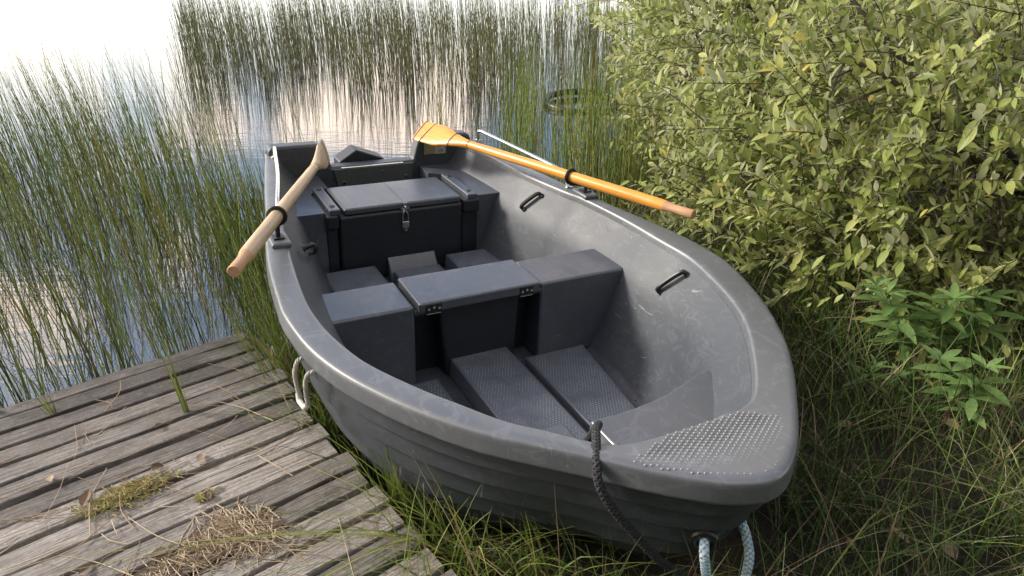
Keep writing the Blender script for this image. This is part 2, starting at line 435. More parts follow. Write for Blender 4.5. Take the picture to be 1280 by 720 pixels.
# middle thwart
side_block('thwart_seat', -.262, -.052, -.292, -1, -.14, M['seat'], .05)
side_block('thwart_seat', -.262, -.052, .192, 1, -.14, M['seat'], .05)
mb = MB(); mb.box(-.248, -.030, -.284, .176, -.160, -.121)
lid = B_(mb, 'thwart_lid', M['seat'], bevel=.007, seg=3)
for y0, y1 in ((-.262, -.205), (.092, .146)):
    mb = MB(); mb.box(-.031, -.0275, y0, y1, -.163, -.128); h = B_(mb, 'hinge', M['black'], lid, bevel=.001)
    for k in range(3):
        yy = y0+(y1-y0)*(k+.5)/3; mb = MB()
        mb.tube([(-.028, yy, -.143+.004*(k == 1)), (-.0235, yy, -.143+.004*(k == 1))], .0048, 10)
        mb.v = [(p[0], p[1], p[2]+ZB) for p in mb.v]; mb.build('screw', M['steel'], h)
    mb = MB(); mb.box(-.030, -.0262, y0+.003, y1-.003, -.1635, -.1605); mb.v = [(p[0], p[1], p[2]+ZB) for p in mb.v]; mb.build('hinge_edge', M['steel'], h)
mb = MB()
mb.loft([[(-.23,-.20,-.156),(-.078,-.20,-.156),(-.078,.125,-.156),(-.23,.125,-.156)], [(-.23,-.175,-.455),(-.068,-.165,-.455),(-.068,.105,-.455),(-.23,.105,-.455)]])
B_(mb, 'thwart_box', M['box'], bevel=.012, seg=3)
mb = MB(); mb.box(-.245, -.15, -.290, .190, -.456, -.1585); B_(mb, 'gap_shade_panel', M['box'])  # dark panel added so the gaps beside the box read as shade
for y0, y1 in ((-.295, -.235), (.135, .197)):
    mb = MB(); mb.box(-.20, -.05, y0, y1, -.178, -.1585); B_(mb, 'lid_support', M['liner'], bevel=.006)
# stern seats, locker, well
side_block('stern_seat', -1.475, -.955, lambda x: -.36 if x > -1.28 else -.265, -1, -.12, M['seat'], .04)
side_block('stern_seat', -1.475, -.955, lambda x: .355 if x > -1.34 else .262, 1, -.12, M['seat'], .04)
mb = MB(); mb.box(-1.24, -.932, -.305, .272, -.455, -.140); B_(mb, 'locker', M['box'], bevel=.012, seg=3)
for y0, y1 in ((-.362, -.308), (.276, .357)):
    mb = MB(); mb.box(-1.24, -.925, y0, y1, -.19, -.128); B_(mb, 'locker_shoulder', M['box'], bevel=.01, seg=3)
for y0, y1 in ((-.362, -.307), (.274, .358)):
    mb = MB(); mb.box(-1.245, -.945, y0, y1, -.457, -.192); B_(mb, 'locker_wall', M['box'], bevel=.01)
mb = MB(); mb.box(-1.245, -.938, -.281, .265, -.138, -.108); llid = B_(mb, 'locker_lid', M['seat'], bevel=.008, seg=3)
mb = MB(); mb.box(-1.236, -.945, -.0105, -.0045, -.110, -.1065); B_(mb, 'seam', M['rim'], llid, bevel=.001)
for y0, y1 in ((-.345, -.298), (.298, .345)):
    mb = MB(); mb.box(-1.262, -.935, y0, y1, -.130, -.104); s_ = B_(mb, 'hinge_strap', M['seat'], bevel=.005, seg=3)
    for xx in (-1.215, -.985):
        mb = MB(); mb.tube([(xx, (y0+y1)/2, -.106), (xx, (y0+y1)/2, -.1005)], [.014, .011], 14); B_(mb, 'bolt_cap', M['black'], s_)
mb = MB(); mb.box(-1.475, -1.24, -.27, .265, -.455, -.27); B_(mb, 'motor_well', M['box'], bevel=.01)
# hasp on the lid
mb = MB(); mb.box(-.9385, -.934, -.028, .012, -.138, -.128); mb.box(-.9395, -.934, -.017, .001, -.158, -.108)
for yy in (-.024, .008): mb.tube([(-.936, yy, -.133), (-.930, yy, -.133)], .004, 8)
B_(mb, 'hasp', M['steel'], llid)
# transom and its plate
tr = [(-.492,-.01),(-.482,.026),(-.462,.036),(-.262,.036),(-.236,.028),(-.212,-.02),(-.192,-.086),(.230,-.086),(.248,-.02),(.262,.028),(.292,.040),(.525,.036),(.548,.022),(.556,-.01),(.540,-.13),(.50,-.24),(.42,-.37),(.25,-.46),(0,-.49),(-.22,-.46),(-.38,-.37),(-.45,-.24),(-.48,-.13)]
mb = MB(); mb.prism_x(tr, -1.545, -1.468); B_(mb, 'transom', M['hull'], bevel=.012, seg=3)
mb = MB(); mb.prism_x([(-.188,-.094),(.226,-.094),(.212,-.20),(-.168,-.20)], -1.469, -1.455); pl = B_(mb, 'motor_plate', M['plate'], bevel=.003)
for yy, zz in ((-.14, -.165), (.185, -.16), (.06, -.125)):
    mb = MB(); mb.tube([(-1.456, yy, zz), (-1.449, yy, zz)], [.010, .007], 10); B_(mb, 'bolt', M['steel'] if yy != .06 else M['plate'], pl)
mb = MB(); mb.tube([(-1.462, -.15, -.0905), (-1.462, .17, -.0905)], .0035, 6); B_(mb, 'plate_highlight', M['steel'], pl)  # bright rod standing in for the highlight along the plate's top edge
mb = MB(); mb.prism_x([(-.14,-.20),(-.135,-.085),(-.045,-.030),(.10,-.086),(.10,-.20)], -1.66, -1.547); B_(mb, 'motor_pad', M['box'], bevel=.006)
# maker's plate with CE mark inside the transom
mb = MB(); mb.box(-1.468, -1.4655, .288, .348, -.060, .016); ip = B_(mb, 'info_plate', M['sticker2'])
mb = MB(); mb.box(-1.468, -1.4652, .349, .408, -.062, .014); pp = B_(mb, 'info_text_field', M['sticker'], ip)
mb = MB()
for k in range(4): mb.box(-1.4652, -1.4648, .357, .388-.006*(k % 2), .004-k*.009, .0065-k*.009)
B_(mb, 'print_lines', M['ink'], ip)
def text_obj(txt, size, mat, parent, mw_local, name):
    cu = bpy.data.curves.new(name, 'FONT'); cu.body = txt; cu.size = size; cu.extrude = .0003; cu.align_x = 'CENTER'; cu.align_y = 'CENTER'
    tmp = bpy.data.objects.new(name, cu); C.objects.link(tmp); bpy.context.view_layer.update()
    me = bpy.data.meshes.new_from_object(tmp.evaluated_get(bpy.context.evaluated_depsgraph_get()))
    bpy.data.objects.remove(tmp); me.transform(mw_local); me.materials.clear()
    return finish(name, me, mat, parent, smooth=False)
text_obj('CE', .022, M['ink'], ip, Matrix(((0,0,1,-1.4648),(1,0,0,.380),(0,1,0,-.047+ZB),(0,0,0,1))), 'ce_mark')
# floor panels
def panel(x0, x1, y0, y1, ztop, y1b=None, y0b=None):
    y1b = y1 if y1b is None else y1b; y0b = y0 if y0b is None else y0b
    mb = MB(); mb.loft([[(x0,y0,-.458),(x1,y0b,-.458),(x1,y1b,-.458),(x0,y1,-.458)], [(x0+.004,y0+.004,ztop),(x1-.004,y0b+.004,ztop),(x1-.004,y1b-.004,ztop),(x0+.004,y1-.004,ztop)]])
    p = B_(mb, 'floor_panel', M['panel'], bevel=.005, seg=2)
    # low border and grip dots
    mb = MB(); st = .0115; i = 0; x = x0+.022
    while x < x1-.02:
        ye = y1+(y1b-y1)*(x-x0)/(x1-x0); y = y0+(y0b-y0)*(x-x0)/(x1-x0)+.020+(st/2 if i % 2 else 0)
        while y < ye-.018:
            if rng.random() > .04:
                r_ = .0034; z0 = ztop-.0005
                mb.add([(x-r_,y,z0),(x,y-r_,z0),(x+r_,y,z0),(x,y+r_,z0),(x,y,z0+.0026)], [(0,1,4),(1,2,4),(2,3,4),(3,0,4)])
            y += st
        x += st*.9; i += 1
    B_(mb, 'grip_dots', M['dot_floor'], p, smooth=False)
panel(-.085, .60, -.155, .078, -.388)
panel(-.042, .60, .135, .398, -.432, .31)
panel(-.042, .58, -.430, -.212, -.432, -.205, -.32)
panel(-.915, -.275, .175, .400, -.378)
panel(-.915, -.275, -.405, -.160, -.378)
panel(-.875, -.275, -.095, .135, -.402)
mb = MB(); mb.loft([[(-.925,-.10,-.455),(-.865,-.10,-.455),(-.865,.13,-.455),(-.925,.13,-.455)], [(-.928,-.10,-.355),(-.888,-.10,-.405),(-.888,.13,-.405),(-.928,.13,-.355)]]); B_(mb, 'bilge_step', M['panel'], bevel=.005)
# bow seat and lower bow step
bs = [(.712,-.098),(.716,.0),(.708,.10),(.690,.19),(.664,.275)]
def bow_edge(y): return float(np.interp(y, [p[1] for p in bs], [p[0] for p in bs]))
ring_t, ring_b = [], []
ysn = [-.098, -.03, .04, .11, .18, .25, .31, .36]
fr = [(bow_edge(y) if y < .28 else .655-(y-.28)*.15, y) for y in ysn]
arc = [lin(p, -.13) for p in INN if p.x > .58]
bk = sorted([(q[0]+.012, q[1]+(.012 if q[1] > 0 else -.012)) for q in arc if -.098 < q[1] < .36 and q[0] > .6], key=lambda q: -q[1])
bk = bk+[(bk[-1][0], -.098)]
poly = fr+bk
mb = MB(); mb.loft([[(x*.985, y, -.30) for x, y in poly], [(x, y, -.13) for x, y in poly]]); B_(mb, 'bow_seat', M['seat'], bevel=.008, seg=3, angle=50)
poly = [(.60,-.36),(.60,-.1),(.86,-.1),(.85,-.16),(.80,-.23),(.72,-.30)]
mb = MB(); mb.prism(poly, -.30, -.215); B_(mb, 'bow_step', M['seat'], bevel=.008, seg=3)
# grip dots on the bow deck
mb = MB(); st = .0128; i = 0; y = -.23
tri = [(1.035,-.232),(.990,-.10),(.988,.11),(1.045,.190),(1.10,.142),(1.165,.07),(1.190,.0),(1.168,-.08),(1.10,-.17)]
def inside(x, y, P):
    c = False
    for k in range(len(P)):
        (x1,y1),(x2,y2) = P[k], P[k-1]
        if (y1 > y) != (y2 > y) and x < (x2-x1)*(y-y1)/(y2-y1)+x1: c = not c
    return c
while y < .2:
    x = .98+(st/2 if i % 2 else 0)
    while x < 1.2:
        if inside(x, y, tri):
            z = zs(x)+.0024; r_ = .0034
            vs = [(x+r_*math.cos(a), y+r_*math.sin(a), z) for a in [k*math.pi/3 for k in range(6)]]+[(x+r_*.55*math.cos(a), y+r_*.55*math.sin(a), z+.0022) for a in [k*math.pi/3 for k in range(6)]]
            mb.add(vs, [(k,(k+1)%6,6+(k+1)%6,6+k) for k in range(6)]+[(6,7,8,9,10,11)])
        x += st
    y += st*.88; i += 1
B_(mb, 'bow_grip_dots', M['dot'], angle=30)
H1A, H1B = (-.735,liner_y(-.735,-.130,1),-.130), (-.690,liner_y(-.690,-.058,1),-.058)
# grab handles on the inside walls
def handle(p, q, out):
    p, q, out = Vector(p), Vector(q), Vector(out)
    mb = MB(); mb.tube(catmull([p-out*.01, p+out*.75, p.lerp(q, .25)+out, p.lerp(q, .75)+out, q+out*.75, q-out*.01], 18), .0092, 8)
    for c in (p, q): mb.tube([c-out*.15, c+out*.12], [.013, .010], 10)
    B_(mb, 'grab_handle', M['black'])
handle(H1A, H1B, (-.012,-.014,.012))
handle((.172,.560,-.140), (.232,.612,-.052), (-.012,-.014,.014))
handle((-.60,-.515,-.14), (-.50,-.548,-.07), (0,.035,.012))
# chrome rails
for s, P in ((1, [(-1.432,.578,-.003),(-1.428,.574,.038),(-1.410,.573,.056),(-1.33,.580,.060),(-1.0,.606,.060),(-.70,.628,.058),(-.655,.631,.046),(-.620,.634,.014),(-.606,.635,-.002)]),
             (-1, [(-1.432,-.466,-.003),(-1.428,-.464,.036),(-1.410,-.465,.052),(-1.33,-.478,.056),(-1.0,-.53,.056),(-.70,-.590,.054),(-.655,-.598,.042),(-.620,-.606,.014),(-.606,-.610,-.002)])):
    mb = MB(); mb.tube(catmull(P, 40), .0085, 10)
    r_ = B_(mb, 'side_rail', M['steel'])
    for x, y in ((P[0][0], P[0][1]), (P[-1][0], P[-1][1])):
        mb = MB(); mb.tube([(x, y, 0), (x, y, .006)], [.017, .015], 12); B_(mb, 'rail_foot', M['steel'], r_)
# oarlocks
def oarlock(x, y, s, axis, c):
    mb = MB(); mb.box(x-.058, x+.058, y-.032, y+.034, -.006, .016)
    base = B_(mb, 'oarlock_block', M['rim'], bevel=.008, seg=3)
    mb = MB(); mb.box(x-.022, x+.022, y-.018, y+.018, .012, .022); mb.tube([(x,y,.015),(x,y,.05),(c[0],c[1],c[2]-.034)], .0085, 10); B_(mb, 'pin', M['black'], base)
    mb = MB(); mb.torus(c, axis, .028, .0078, 28, 8); B_(mb, 'oarlock_ring', M['black'], base)
OL = (Vector((.045,-.845,.128)), Vector((-1.385,-.224,.032)))
OR_ = (Vector((.075,.743,.100)), Vector((-1.49,.262,.072)))
def at_oar(O, t): return O[0].lerp(O[1], t)
cl = at_oar(OL, .325); cr = at_oar(OR_, .365)
oarlock(cl.x-.005, -.645, -1, OL[1]-OL[0], cl); oarlock(cr.x, .648, 1, OR_[1]-OR_[0], cr)
# rope grab loop with a pale sleeve on the outside
mb = MB(); P = catmull([(.240,-.690,-.070),(.240,-.728,-.066),(.240,-.742,-.10),(.242,-.742,-.14),(.246,-.736,-.182)], 26)
mb.tube(P, .0050, 8); P2 = catmull([(.325,-.680,-.068),(.320,-.716,-.062),(.312,-.728,-.085),(.306,-.730,-.125),(.300,-.726,-.176)], 26)
mb.tube(P2, .0050, 8)
def helix(mb, P, r, rs, turns, ph, n=5, sgn=1):
    P = resample([Vector(p) for p in P], max(60, int(turns*10)))
    m = len(P); up = None; pts = []
    for i in range(m):
        t = (P[min(i+1,m-1)]-P[max(i-1,0)]).normalized()
        if up is None: up = t.orthogonal().normalized()
        sd = t.cross(up).normalized(); up = sd.cross(t).normalized()
        a = ph+sgn*2*math.pi*turns*i/(m-1); pts.append(P[i]+(sd*math.cos(a)+up*math.sin(a))*r)
    mb.tube(pts, rs, n)
for k in range(3):
    for PP in (P, P2): helix(mb, PP, .0040, .0030, 8, k*2.094)
loop = B_(mb, 'rope_handle', M['white_rope'])
mb = MB(); mb.tube([(.238,-.738,-.172),(.250,-.740,-.190),(.290,-.734,-.190),(.303,-.728,-.172)], .0085, 10); B_(mb, 'handle_sleeve', simple('pale sleeve', (.55,.53,.50), .5), loop)
# bow eye
mb = MB(); mb.torus((1.128,-.066,-.175), (.75,-.62,-.1), .024, .009, 20, 8); B_(mb, 'bow_eye', M['black'])

# ------------------------------------------------------------------ oars
def oar(name, label, O, mat, bands, blade_n, blade_len=.42, bw_=.072, t_tip=1.0):
    # own frame: origin at the grip end, x along the oar
    p0, p1 = bw(*O[0]), bw(*O[1]); d = (p1-p0); L = d.length; x = d.normalized()
    nrm = (MAT.to_3x3() @ Vector(blade_n)).normalized(); z = (nrm-x*nrm.dot(x)).normalized(); y = z.cross(x)
    m = Matrix(((x.x,y.x,z.x,p0.x),(x.y,y.y,z.y,p0.y),(x.z,y.z,z.z,p0.z),(0,0,0,1)))
    root = empty(name, mat=m); tag(root, label, 'oar')
    mb = MB(); xs_ = [.125,.14,.18,.4,.7,L-blade_len-.08,L-blade_len+.02,L-blade_len+.12]; rr = [.0212,.0225,.0228,.0228,.022,.020,.017,.010]
    mb.tube([(a,0,0) for a in xs_], rr, 16); mb.build('shaft', mat, root)
    mb = MB(); mb.tube([(a,0,0) for a in (0,.004,.05,.095,.112,.126)], [.016,.018,.0172,.0165,.019,.0213], 16); mb.build('grip', M['oar_grip'], root)
    # blade
    rings = []
    for i in range(15):
        t = i/14; xx = L-blade_len+blade_len*t
        w = .018+(bw_-.018)*min(1, t/.55)**1.3 if t < .93 else bw_*(1-(t-.93)*1.6)
        th = .016*(1-t)**1.2+.0042; bend = .012*t*t
        rings.append([(xx, w*math.cos(a), th*math.copysign(abs(math.sin(a))**.7, math.sin(a))-bend) for a in [k*2*math.pi/20 for k in range(20)]])
    mb = MB(); mb.loft(rings); bl = mb.build('blade', mat, root, angle=50)
    for tb, slant in bands:
        mb = MB(); t = tb; xx = L-blade_len+blade_len*t; w = .018+(bw_-.018)*min(1, t/.55)**1.3; th = .016*(1-t)**1.2+.0042
        for dx in (-.003, .003):
            pass
        rr_ = []
        for dx in (-.0035, .0035):
            rr_.append([(xx+dx+slant*math.cos(a), (w+.0015)*math.cos(a), (th+.0015)*math.copysign(abs(math.sin(a))**.7, math.sin(a))-.012*t*t) for a in [k*2*math.pi/20 for k in range(20)]])
        mb.loft(rr_, cap=False); mb.build('band', M['tape'], bl)
    return root
oar('oar', 'pale bare wood oar resting in the oarlock nearest the dock', OL, M['oar_pale'], [(.80, .0)], (.45,.85,.28), .36, .058)
oar('oar', 'orange varnished oar with dark bands on its blade, lying along the bush side', OR_, M['oar_orange'], [(.97, .0), (.80, .012), (.30, .006)], (.55,-.45,.70), .40, .062)

# padlock hanging on the locker hasp
pk = empty('padlock', mat=MAT @ Matrix.Translation((-.928, -.009, -.215+ZB)))
tag(pk, 'small steel padlock hanging from the hasp of the stern locker', 'padlock')
mb = MB(); mb.box(-.006, .006, -.0165, .0165, -.010, .022); mb.build('lock_body', M['brass'], pk, bevel=.003)
mb = MB(); mb.tube([(0,0,-.012),(0,0,-.020),(0,0,-.026)], [.008,.010,.004], 10); mb.build('key_cap', M['brass'], pk)
mb = MB(); mb.tube(catmull([(0,-.012,.02),(0,-.013,.05),(0,-.008,.066),(0,.002,.068),(0,.011,.055),(0,.012,.02)], 24), .0038, 8); mb.build('shackle', M['steel'], pk)
mb = MB(); mb.torus((.0,-.002,.082), (0,1,0), .012, .003, 16, 6); mb.build('ring', M['steel'], pk)

# ropes
def rope(name, label, path, r, mats, turns_per_m=26, cat='rope'):
    W = [bw(*p) for p in path]; o0 = W[0].copy()
    P = catmull([p-o0 for p in W], 90); L = sum((P[i+1]-P[i]).length for i in range(len(P)-1))
    root = empty(name, loc=o0); tag(root, label, cat)
    mb = MB(); mb.tube(P, r*.82, 8); mb.build('core', mats[0], root)
    for j, mt in enumerate(mats):
        mb = MB()
        for k in range(4):
            helix(mb, P, r*.78, r*.30, L*turns_per_m, k*math.pi/2+.4*j, 5, 1 if j == 0 else -1)
            if len(mats) == 1: helix(mb, P, r*.78, r*.30, L*turns_per_m, k*math.pi/2+.4, 5, -1)
        mb.build('strand', mt, root)
    return root
rope('rope', 'thick charcoal braided rope hanging over the bow rim', [(.74,-.16,-.20),(.80,-.165,-.11),(.865,-.19,-.01),(.905,-.225,.018),(.945,-.252,.022),(.995,-.283,.010),(1.022,-.290,-.02),(1.045,-.268,-.07),(1.068,-.215,-.145),(1.090,-.155,-.225),(1.108,-.09,-.285),(1.13,-.035,-.325),(1.15,.0,-.35)], .0098, [M['black_rope']], 24)
rope('rope', 'light blue and white braided rope looped through the bow eye', [(1.07,-.03,-.175),(1.115,-.058,-.165),(1.145,-.080,-.185),(1.150,-.072,-.225),(1.150,-.055,-.275),(1.155,-.03,-.325),(1.165,0,-.355),(1.175,.03,-.325),(1.176,.035,-.27),(1.164,.04,-.215),(1.12,.042,-.165),(1.07,.03,-.16)], .0105, [M['pale_rope'], M['blue_rope']], 22)
sh = empty('shackle', mat=MAT @ Matrix.Translation((1.17, .0, -.36+ZB)))
tag(sh, 'small metal shackle joining the blue rope to the charcoal rope', 'shackle')
mb = MB(); mb.tube([(-.012,-.028,.012),(0,0,.016),(.006,.022,.012)], .0125, 12); mb.build('pin', M['black'], sh)
mb = MB(); mb.torus((0,0,.012), (.3,.9,.2), .017, .0045, 18, 8); mb.build('bow', M['steel'], sh)

# ------------------------------------------------------------------ wooden dock
du = Vector((.783,.622,0)).normalized(); dv = Vector((.622,-.783,0)).normalized()
D0 = Vector((-1.014, 2.293, 0))
DM = Matrix(((du.x,-dv.x,0,D0.x),(du.y,-dv.y,0,D0.y),(0,0,1,0),(0,0,0,1)))   # x along boards, -y toward the camera
DZ = .20
dock = empty('wooden_dock', mat=DM); tag(dock, 'weathered grey plank dock at the lake edge beside the boat', 'dock')
def board(mb, y, w, x0, x1, z, th, tilt, rnd, skew):
    n = 30; rg = []
    wob = [rng.normal(0, .0016) for _ in range(n)]
    for i in range(n):
        x = x0+(x1-x0)*i/(n-1); e = 0
        yy = y+skew*(x-x1)+wob[i]; h = w/2; zz = z+tilt*(x-x0)+rng.normal(0, .0006)
        rg.append([(x,yy-h,zz-th),(x,yy+h,zz-th),(x,yy+h,zz-.0035),(x,yy+h-.003,zz-.0003),(x,yy-h+.003,zz-.0003),(x,yy-h,zz-.0035)])
    mb.loft(rg, rnd=rnd)
mb = MB(); y = -.05
for j in range(21):
    w = rng.uniform(.070, .0785); rr = rng.random()
    board(mb, y-.05, w, -2.4, rng.normal(0, .007)-.014*(j > 3), DZ+rng.normal(0, .0026), .040, rng.normal(0, .0008), rr, rng.normal(0, .003))
    y -= .0895
dk = mb.build('deck', M['deck'], dock, angle=25, wn=True)
mb = MB(); board(mb, -.026, .060, -2.4, .005, DZ-.004, .12, 0, .25, 0); mb.build('end_board', M['deck'], dock, angle=25, wn=True)
for xx in (-.14, -1.3):
    mb = MB(); mb.box(xx-.025, xx+.025, -1.95, -.06, DZ-.13, DZ-.031, .1); mb.build('stringer', M['deck'], dock)
for xx, yy in ((-.14, -.16), (-.14, -1.2), (-1.3, -.16), (-1.3, -1.2)):
    mb = MB(); mb.tube([(xx+.06, yy, -.6), (xx+.06, yy, DZ-.035)], .04, 12, rnd=.1); mb.build('post', M['deck'], dock)

# ------------------------------------------------------------------ blades: generic bent tapered stems
def blades(name, base, length, lean, radius, rnd, mat, seg=5, flat=False, droop=None, parent=None, origin=None, smooth=True):
    """base (n,3), lean (n,2) horizontal offset of the tip per unit length, droop (n,) curl"""
    dd_ = np.zeros(len(base)) if droop is None else droop
    tip = base[:, :2]+lean*(length*(1+1.5*dd_))[:, None]; md = base[:, :2]+lean*(length*.42)[:, None]
    ok_ = ~(in_boat(tip[:, 0], tip[:, 1], -.15) | in_boat(md[:, 0], md[:, 1], -.15))
    base, length, lean, radius, rnd = base[ok_], length[ok_], lean[ok_], radius[ok_], rnd[ok_]
    if droop is not None: droop = droop[ok_]
    n = len(base); t = np.linspace(0, 1, seg+1)[None, :]
    L = length[:, None]; dr = np.zeros((n, 1)) if droop is None else droop[:, None]
    k = t**(1.6)
    hx = L*(lean[:, 0:1]*(t*.45+k*.55)+dr*lean[:, 0:1]*t**3*1.5); hy = L*(lean[:, 1:2]*(t*.45+k*.55)+dr*lean[:, 1:2]*t**3*1.5)
    hz = L*(t-dr*t**2.6*.62)
    P = np.stack([base[:, 0:1]+hx, base[:, 1:2]+hy, base[:, 2:3]+hz], 2)      # n, seg+1, 3
    rad = radius[:, None]*(1-.92*t**1.5)
    az = rng.uniform(0, 2*np.pi, n)
    if flat:
        wv = np.stack([np.cos(az), np.sin(az), np.zeros(n)], 1)[:, None, :]
        A_ = P-wv*rad[..., None]; B2 = P+wv*rad[..., None]
        V = np.stack([A_, B2], 2).reshape(-1, 3); m = 2
        i0 = np.arange(n)[:, None]*(seg+1)*2+np.arange(seg)[None, :]*2
        F = np.stack([i0, i0+1, i0+3, i0+2], 2).reshape(-1, 4)
    else:
        m = 3; rs = []
        for q in range(3):
            a = az+q*2.094
            wv = np.stack([np.cos(a), np.sin(a), np.zeros(n)], 1)[:, None, :]; rs.append(P+wv*rad[..., None])
        V = np.stack(rs, 2).reshape(-1, 3)
        i0 = np.arange(n)[:, None]*(seg+1)*3+np.arange(seg)[None, :]*3
        F = np.concatenate([np.stack([i0+q, i0+(q+1) % 3, i0+3+(q+1) % 3, i0+3+q], 2).reshape(-1, 4) for q in range(3)])
    if origin is not None: V = V-np.asarray(origin)
    rn = np.repeat(rnd, (seg+1)*m)
    return mesh_np(name, V, [F], rn, mat, parent, smooth)

def in_boat(x, y, pad=.03):
    d = np.stack([x-ORG.x, y-ORG.y], -1); X = d[..., 0]*a0.x+d[..., 1]*a0.y; Y = d[..., 0]*b0.x+d[..., 1]*b0.y
    w = np.interp(X, [-1.7, -1.55, -.7, 0, .5, .8, 1.0, 1.15, 1.25], [.45, .5, .60, .68, .58, .42, .26, .10, 0])+pad
    return (np.abs(Y-.02) < w) & (X > -1.62-pad) & (X < 1.2+pad)
def in_dock(x, y, pad=0.0):
    d = np.stack([x-D0.x, y-D0.y], -1); X = d[..., 0]*du.x+d[..., 1]*du.y; Y = d[..., 0]*dv.x+d[..., 1]*dv.y
    return (X < pad) & (Y > -pad) & (Y < 2.1) & (X > -2.5)

def clumped(nclump, per, region, spread):
    out = []
    while len(out) < nclump:
        p = region()
        if p is not None: out.append(p)
    c = np.repeat(np.array(out), per, 0); return c+rng.normal(0, spread, c.shape)

# left reed bed
def reg_left():
    y = rng.uniform(2.0, 5.6); xl = -.68*y-1.2; xr = float(np.interp(y, [2.0,2.4,2.9,3.3,3.8,4.6,5.6], [-.95,-.88,-1.05,-1.25,-1.5,-1.9,-2.5]))
    x = rng.uniform(xl, xr)
    px = x/y
    keep = .95 if y > 3.0 else .62
    # open water pool in front of the bed
    if 2.35 < y < 3.35 and -.52 < (x+.12)/y < -.33 and rng.random() < .72: keep = 0
    if y > 5.0: keep *= .5
    return (x, y) if rng.random() < keep else None
b = clumped(225, 8, reg_left, .060)
ok = ~in_dock(b[:,0], b[:,1], .02) & ~in_boat(b[:,0], b[:,1], .06); b = b[ok]; n = len(b)
base = np.column_stack([b, np.full(n, WATER-.10)])
ln = rng.uniform(.66, 1.16, n)*np.where(rng.random(n) < .2, .62, 1)
lean = np.column_stack([rng.normal(-.115, .10, n), rng.normal(.02, .09, n)])
rn = rng.random(n)**.9
tag(blades('reed_bed', base, ln, lean, rng.uniform(.0017, .0034, n), rn, M['reed'], 6, droop=np.where(rng.random(n) < .25, rng.uniform(0, .45, n), rng.uniform(0, .08, n))),
    'dense green reeds in the water left of the boat', 'reeds', kind='stuff')
# denser reed fringe against the boat's stern and left side
def reg_fr():
    t = rng.random(); y = 2.2+1.6*t; xr = float(np.interp(y, [2.2, 2.6, 3.0, 3.8], [-.62, -.82, -1.02, -1.35])); x = xr-abs(rng.normal(0, .20))
    return (x, y)
b = clumped(70, 8, reg_fr, .045)
ok = ~in_dock(b[:,0], b[:,1], .02) & ~in_boat(b[:,0], b[:,1], .03); b = b[ok]; n = len(b)
tag(blades('reed_fringe', np.column_stack([b, np.full(n, WATER-.08)]), rng.uniform(.35, .72, n), np.column_stack([rng.normal(-.10, .13, n), rng.normal(0, .12, n)]), rng.uniform(.0020, .0040, n), .3+.7*rng.random(n), M['reed'], 6, droop=rng.uniform(0, .4, n)),
    'tall green and orange reeds crowding the stern corner nearest the dock', 'reeds', kind='stuff')
# far reed bed
def reg_far():
    y = rng.uniform(6.6, 13.5); x = rng.uniform(-.44*y, .24*y)
    edge = 7.3+.5*math.sin(x*2.1)+.35*math.sin(x*5.3)
    k = 1.0 if y > edge else .22*max(0, (y-6.2)/(edge-6.2))
    if x > 0: k *= .75
    return (x, y) if rng.random() < k else None
b = clumped(500, 8, reg_far, .10); n = len(b)
tag(blades('far_reed_bed', np.column_stack([b, np.full(n, WATER-.1)]), rng.uniform(.65, 1.15, n), np.column_stack([rng.normal(-.05, .07, n), rng.normal(0, .06, n)]), rng.uniform(.0022, .0042, n), rng.random(n), M['reed_far'], 4, droop=rng.uniform(0, .12, n)),
    'dark brownish green reed bed far out on the lake', 'reeds', kind='stuff')
# looser reeds between the boat and the bush
def reg_right():
    y = rng.uniform(3.7, 7.4); x = rng.uniform(.02*y-.15, .20*y)
    if in_boat(np.array(x), np.array(y), .1): return None
    k = .40+.6*min(1, max(0, (x/y-.03)/.12))
    if y > 4.6 and .035 < x/y < .165 and rng.random() < .72: return None
    return (x, y) if rng.random() < k else None
b = clumped(175, 6, reg_right, .06); ok = ~in_boat(b[:,0], b[:,1], .05); b = b[ok]; n = len(b)
tag(blades('reed_stand', np.column_stack([b, np.full(n, WATER-.1)]), rng.uniform(.5, 1.0, n), np.column_stack([rng.normal(-.01, .07, n), rng.normal(0, .07, n)]), rng.uniform(.0022, .0042, n), .15+.85*rng.random(n), M['reed'], 5, droop=rng.uniform(0, .3, n)),
    'loose yellow green reeds in the water between boat and willow bush', 'reeds', kind='stuff')
# single clumps in the open water behind the stern
for x, y, k, L, lab in ((-.28, 4.55, 16, .42, 'short fan of green reeds just behind the transom'),
                   (-.62, 5.9, 9, .9, 'thin tall reed clump left of the pinkish cloud reflection'),
                   (-.52, 5.15, 7, .75, 'sparse reed clump rising behind the pale oar blade'),
                   (.06, 5.6, 12, .8, 'reed clump standing behind the orange oar blade'),
                   (-1.55, 5.2, 11, .8, 'slim reed clump in open water left of the stern')):
    o0 = (x, y, WATER); b = np.column_stack([rng.normal(x, .05, k), rng.normal(y, .05, k), np.full(k, WATER-.08)])
    o = blades('reed_clump', b, rng.uniform(.7, 1.1, k)*L, np.column_stack([rng.normal(-.02, .16, k), rng.normal(0, .12, k)]), rng.uniform(.002, .004, k), .25+.7*rng.random(k), M['reed'], 6, droop=rng.uniform(0, .5, k), origin=o0)
    o.location = o0; tag(o, lab, 'reeds', 'reed clumps in open water')
# half sunk hoop
mb = MB(); mb.torus((0,0,0), (.03,-.06,1), .36, .032, 40, 10)
mb2 = mb.build('hoop', M['hoop']); mb2.location = (.68, 6.75, WATER+.022)
tag(mb2, 'dark round hoop half sunk in the water among the reeds by the bush', 'hoop')

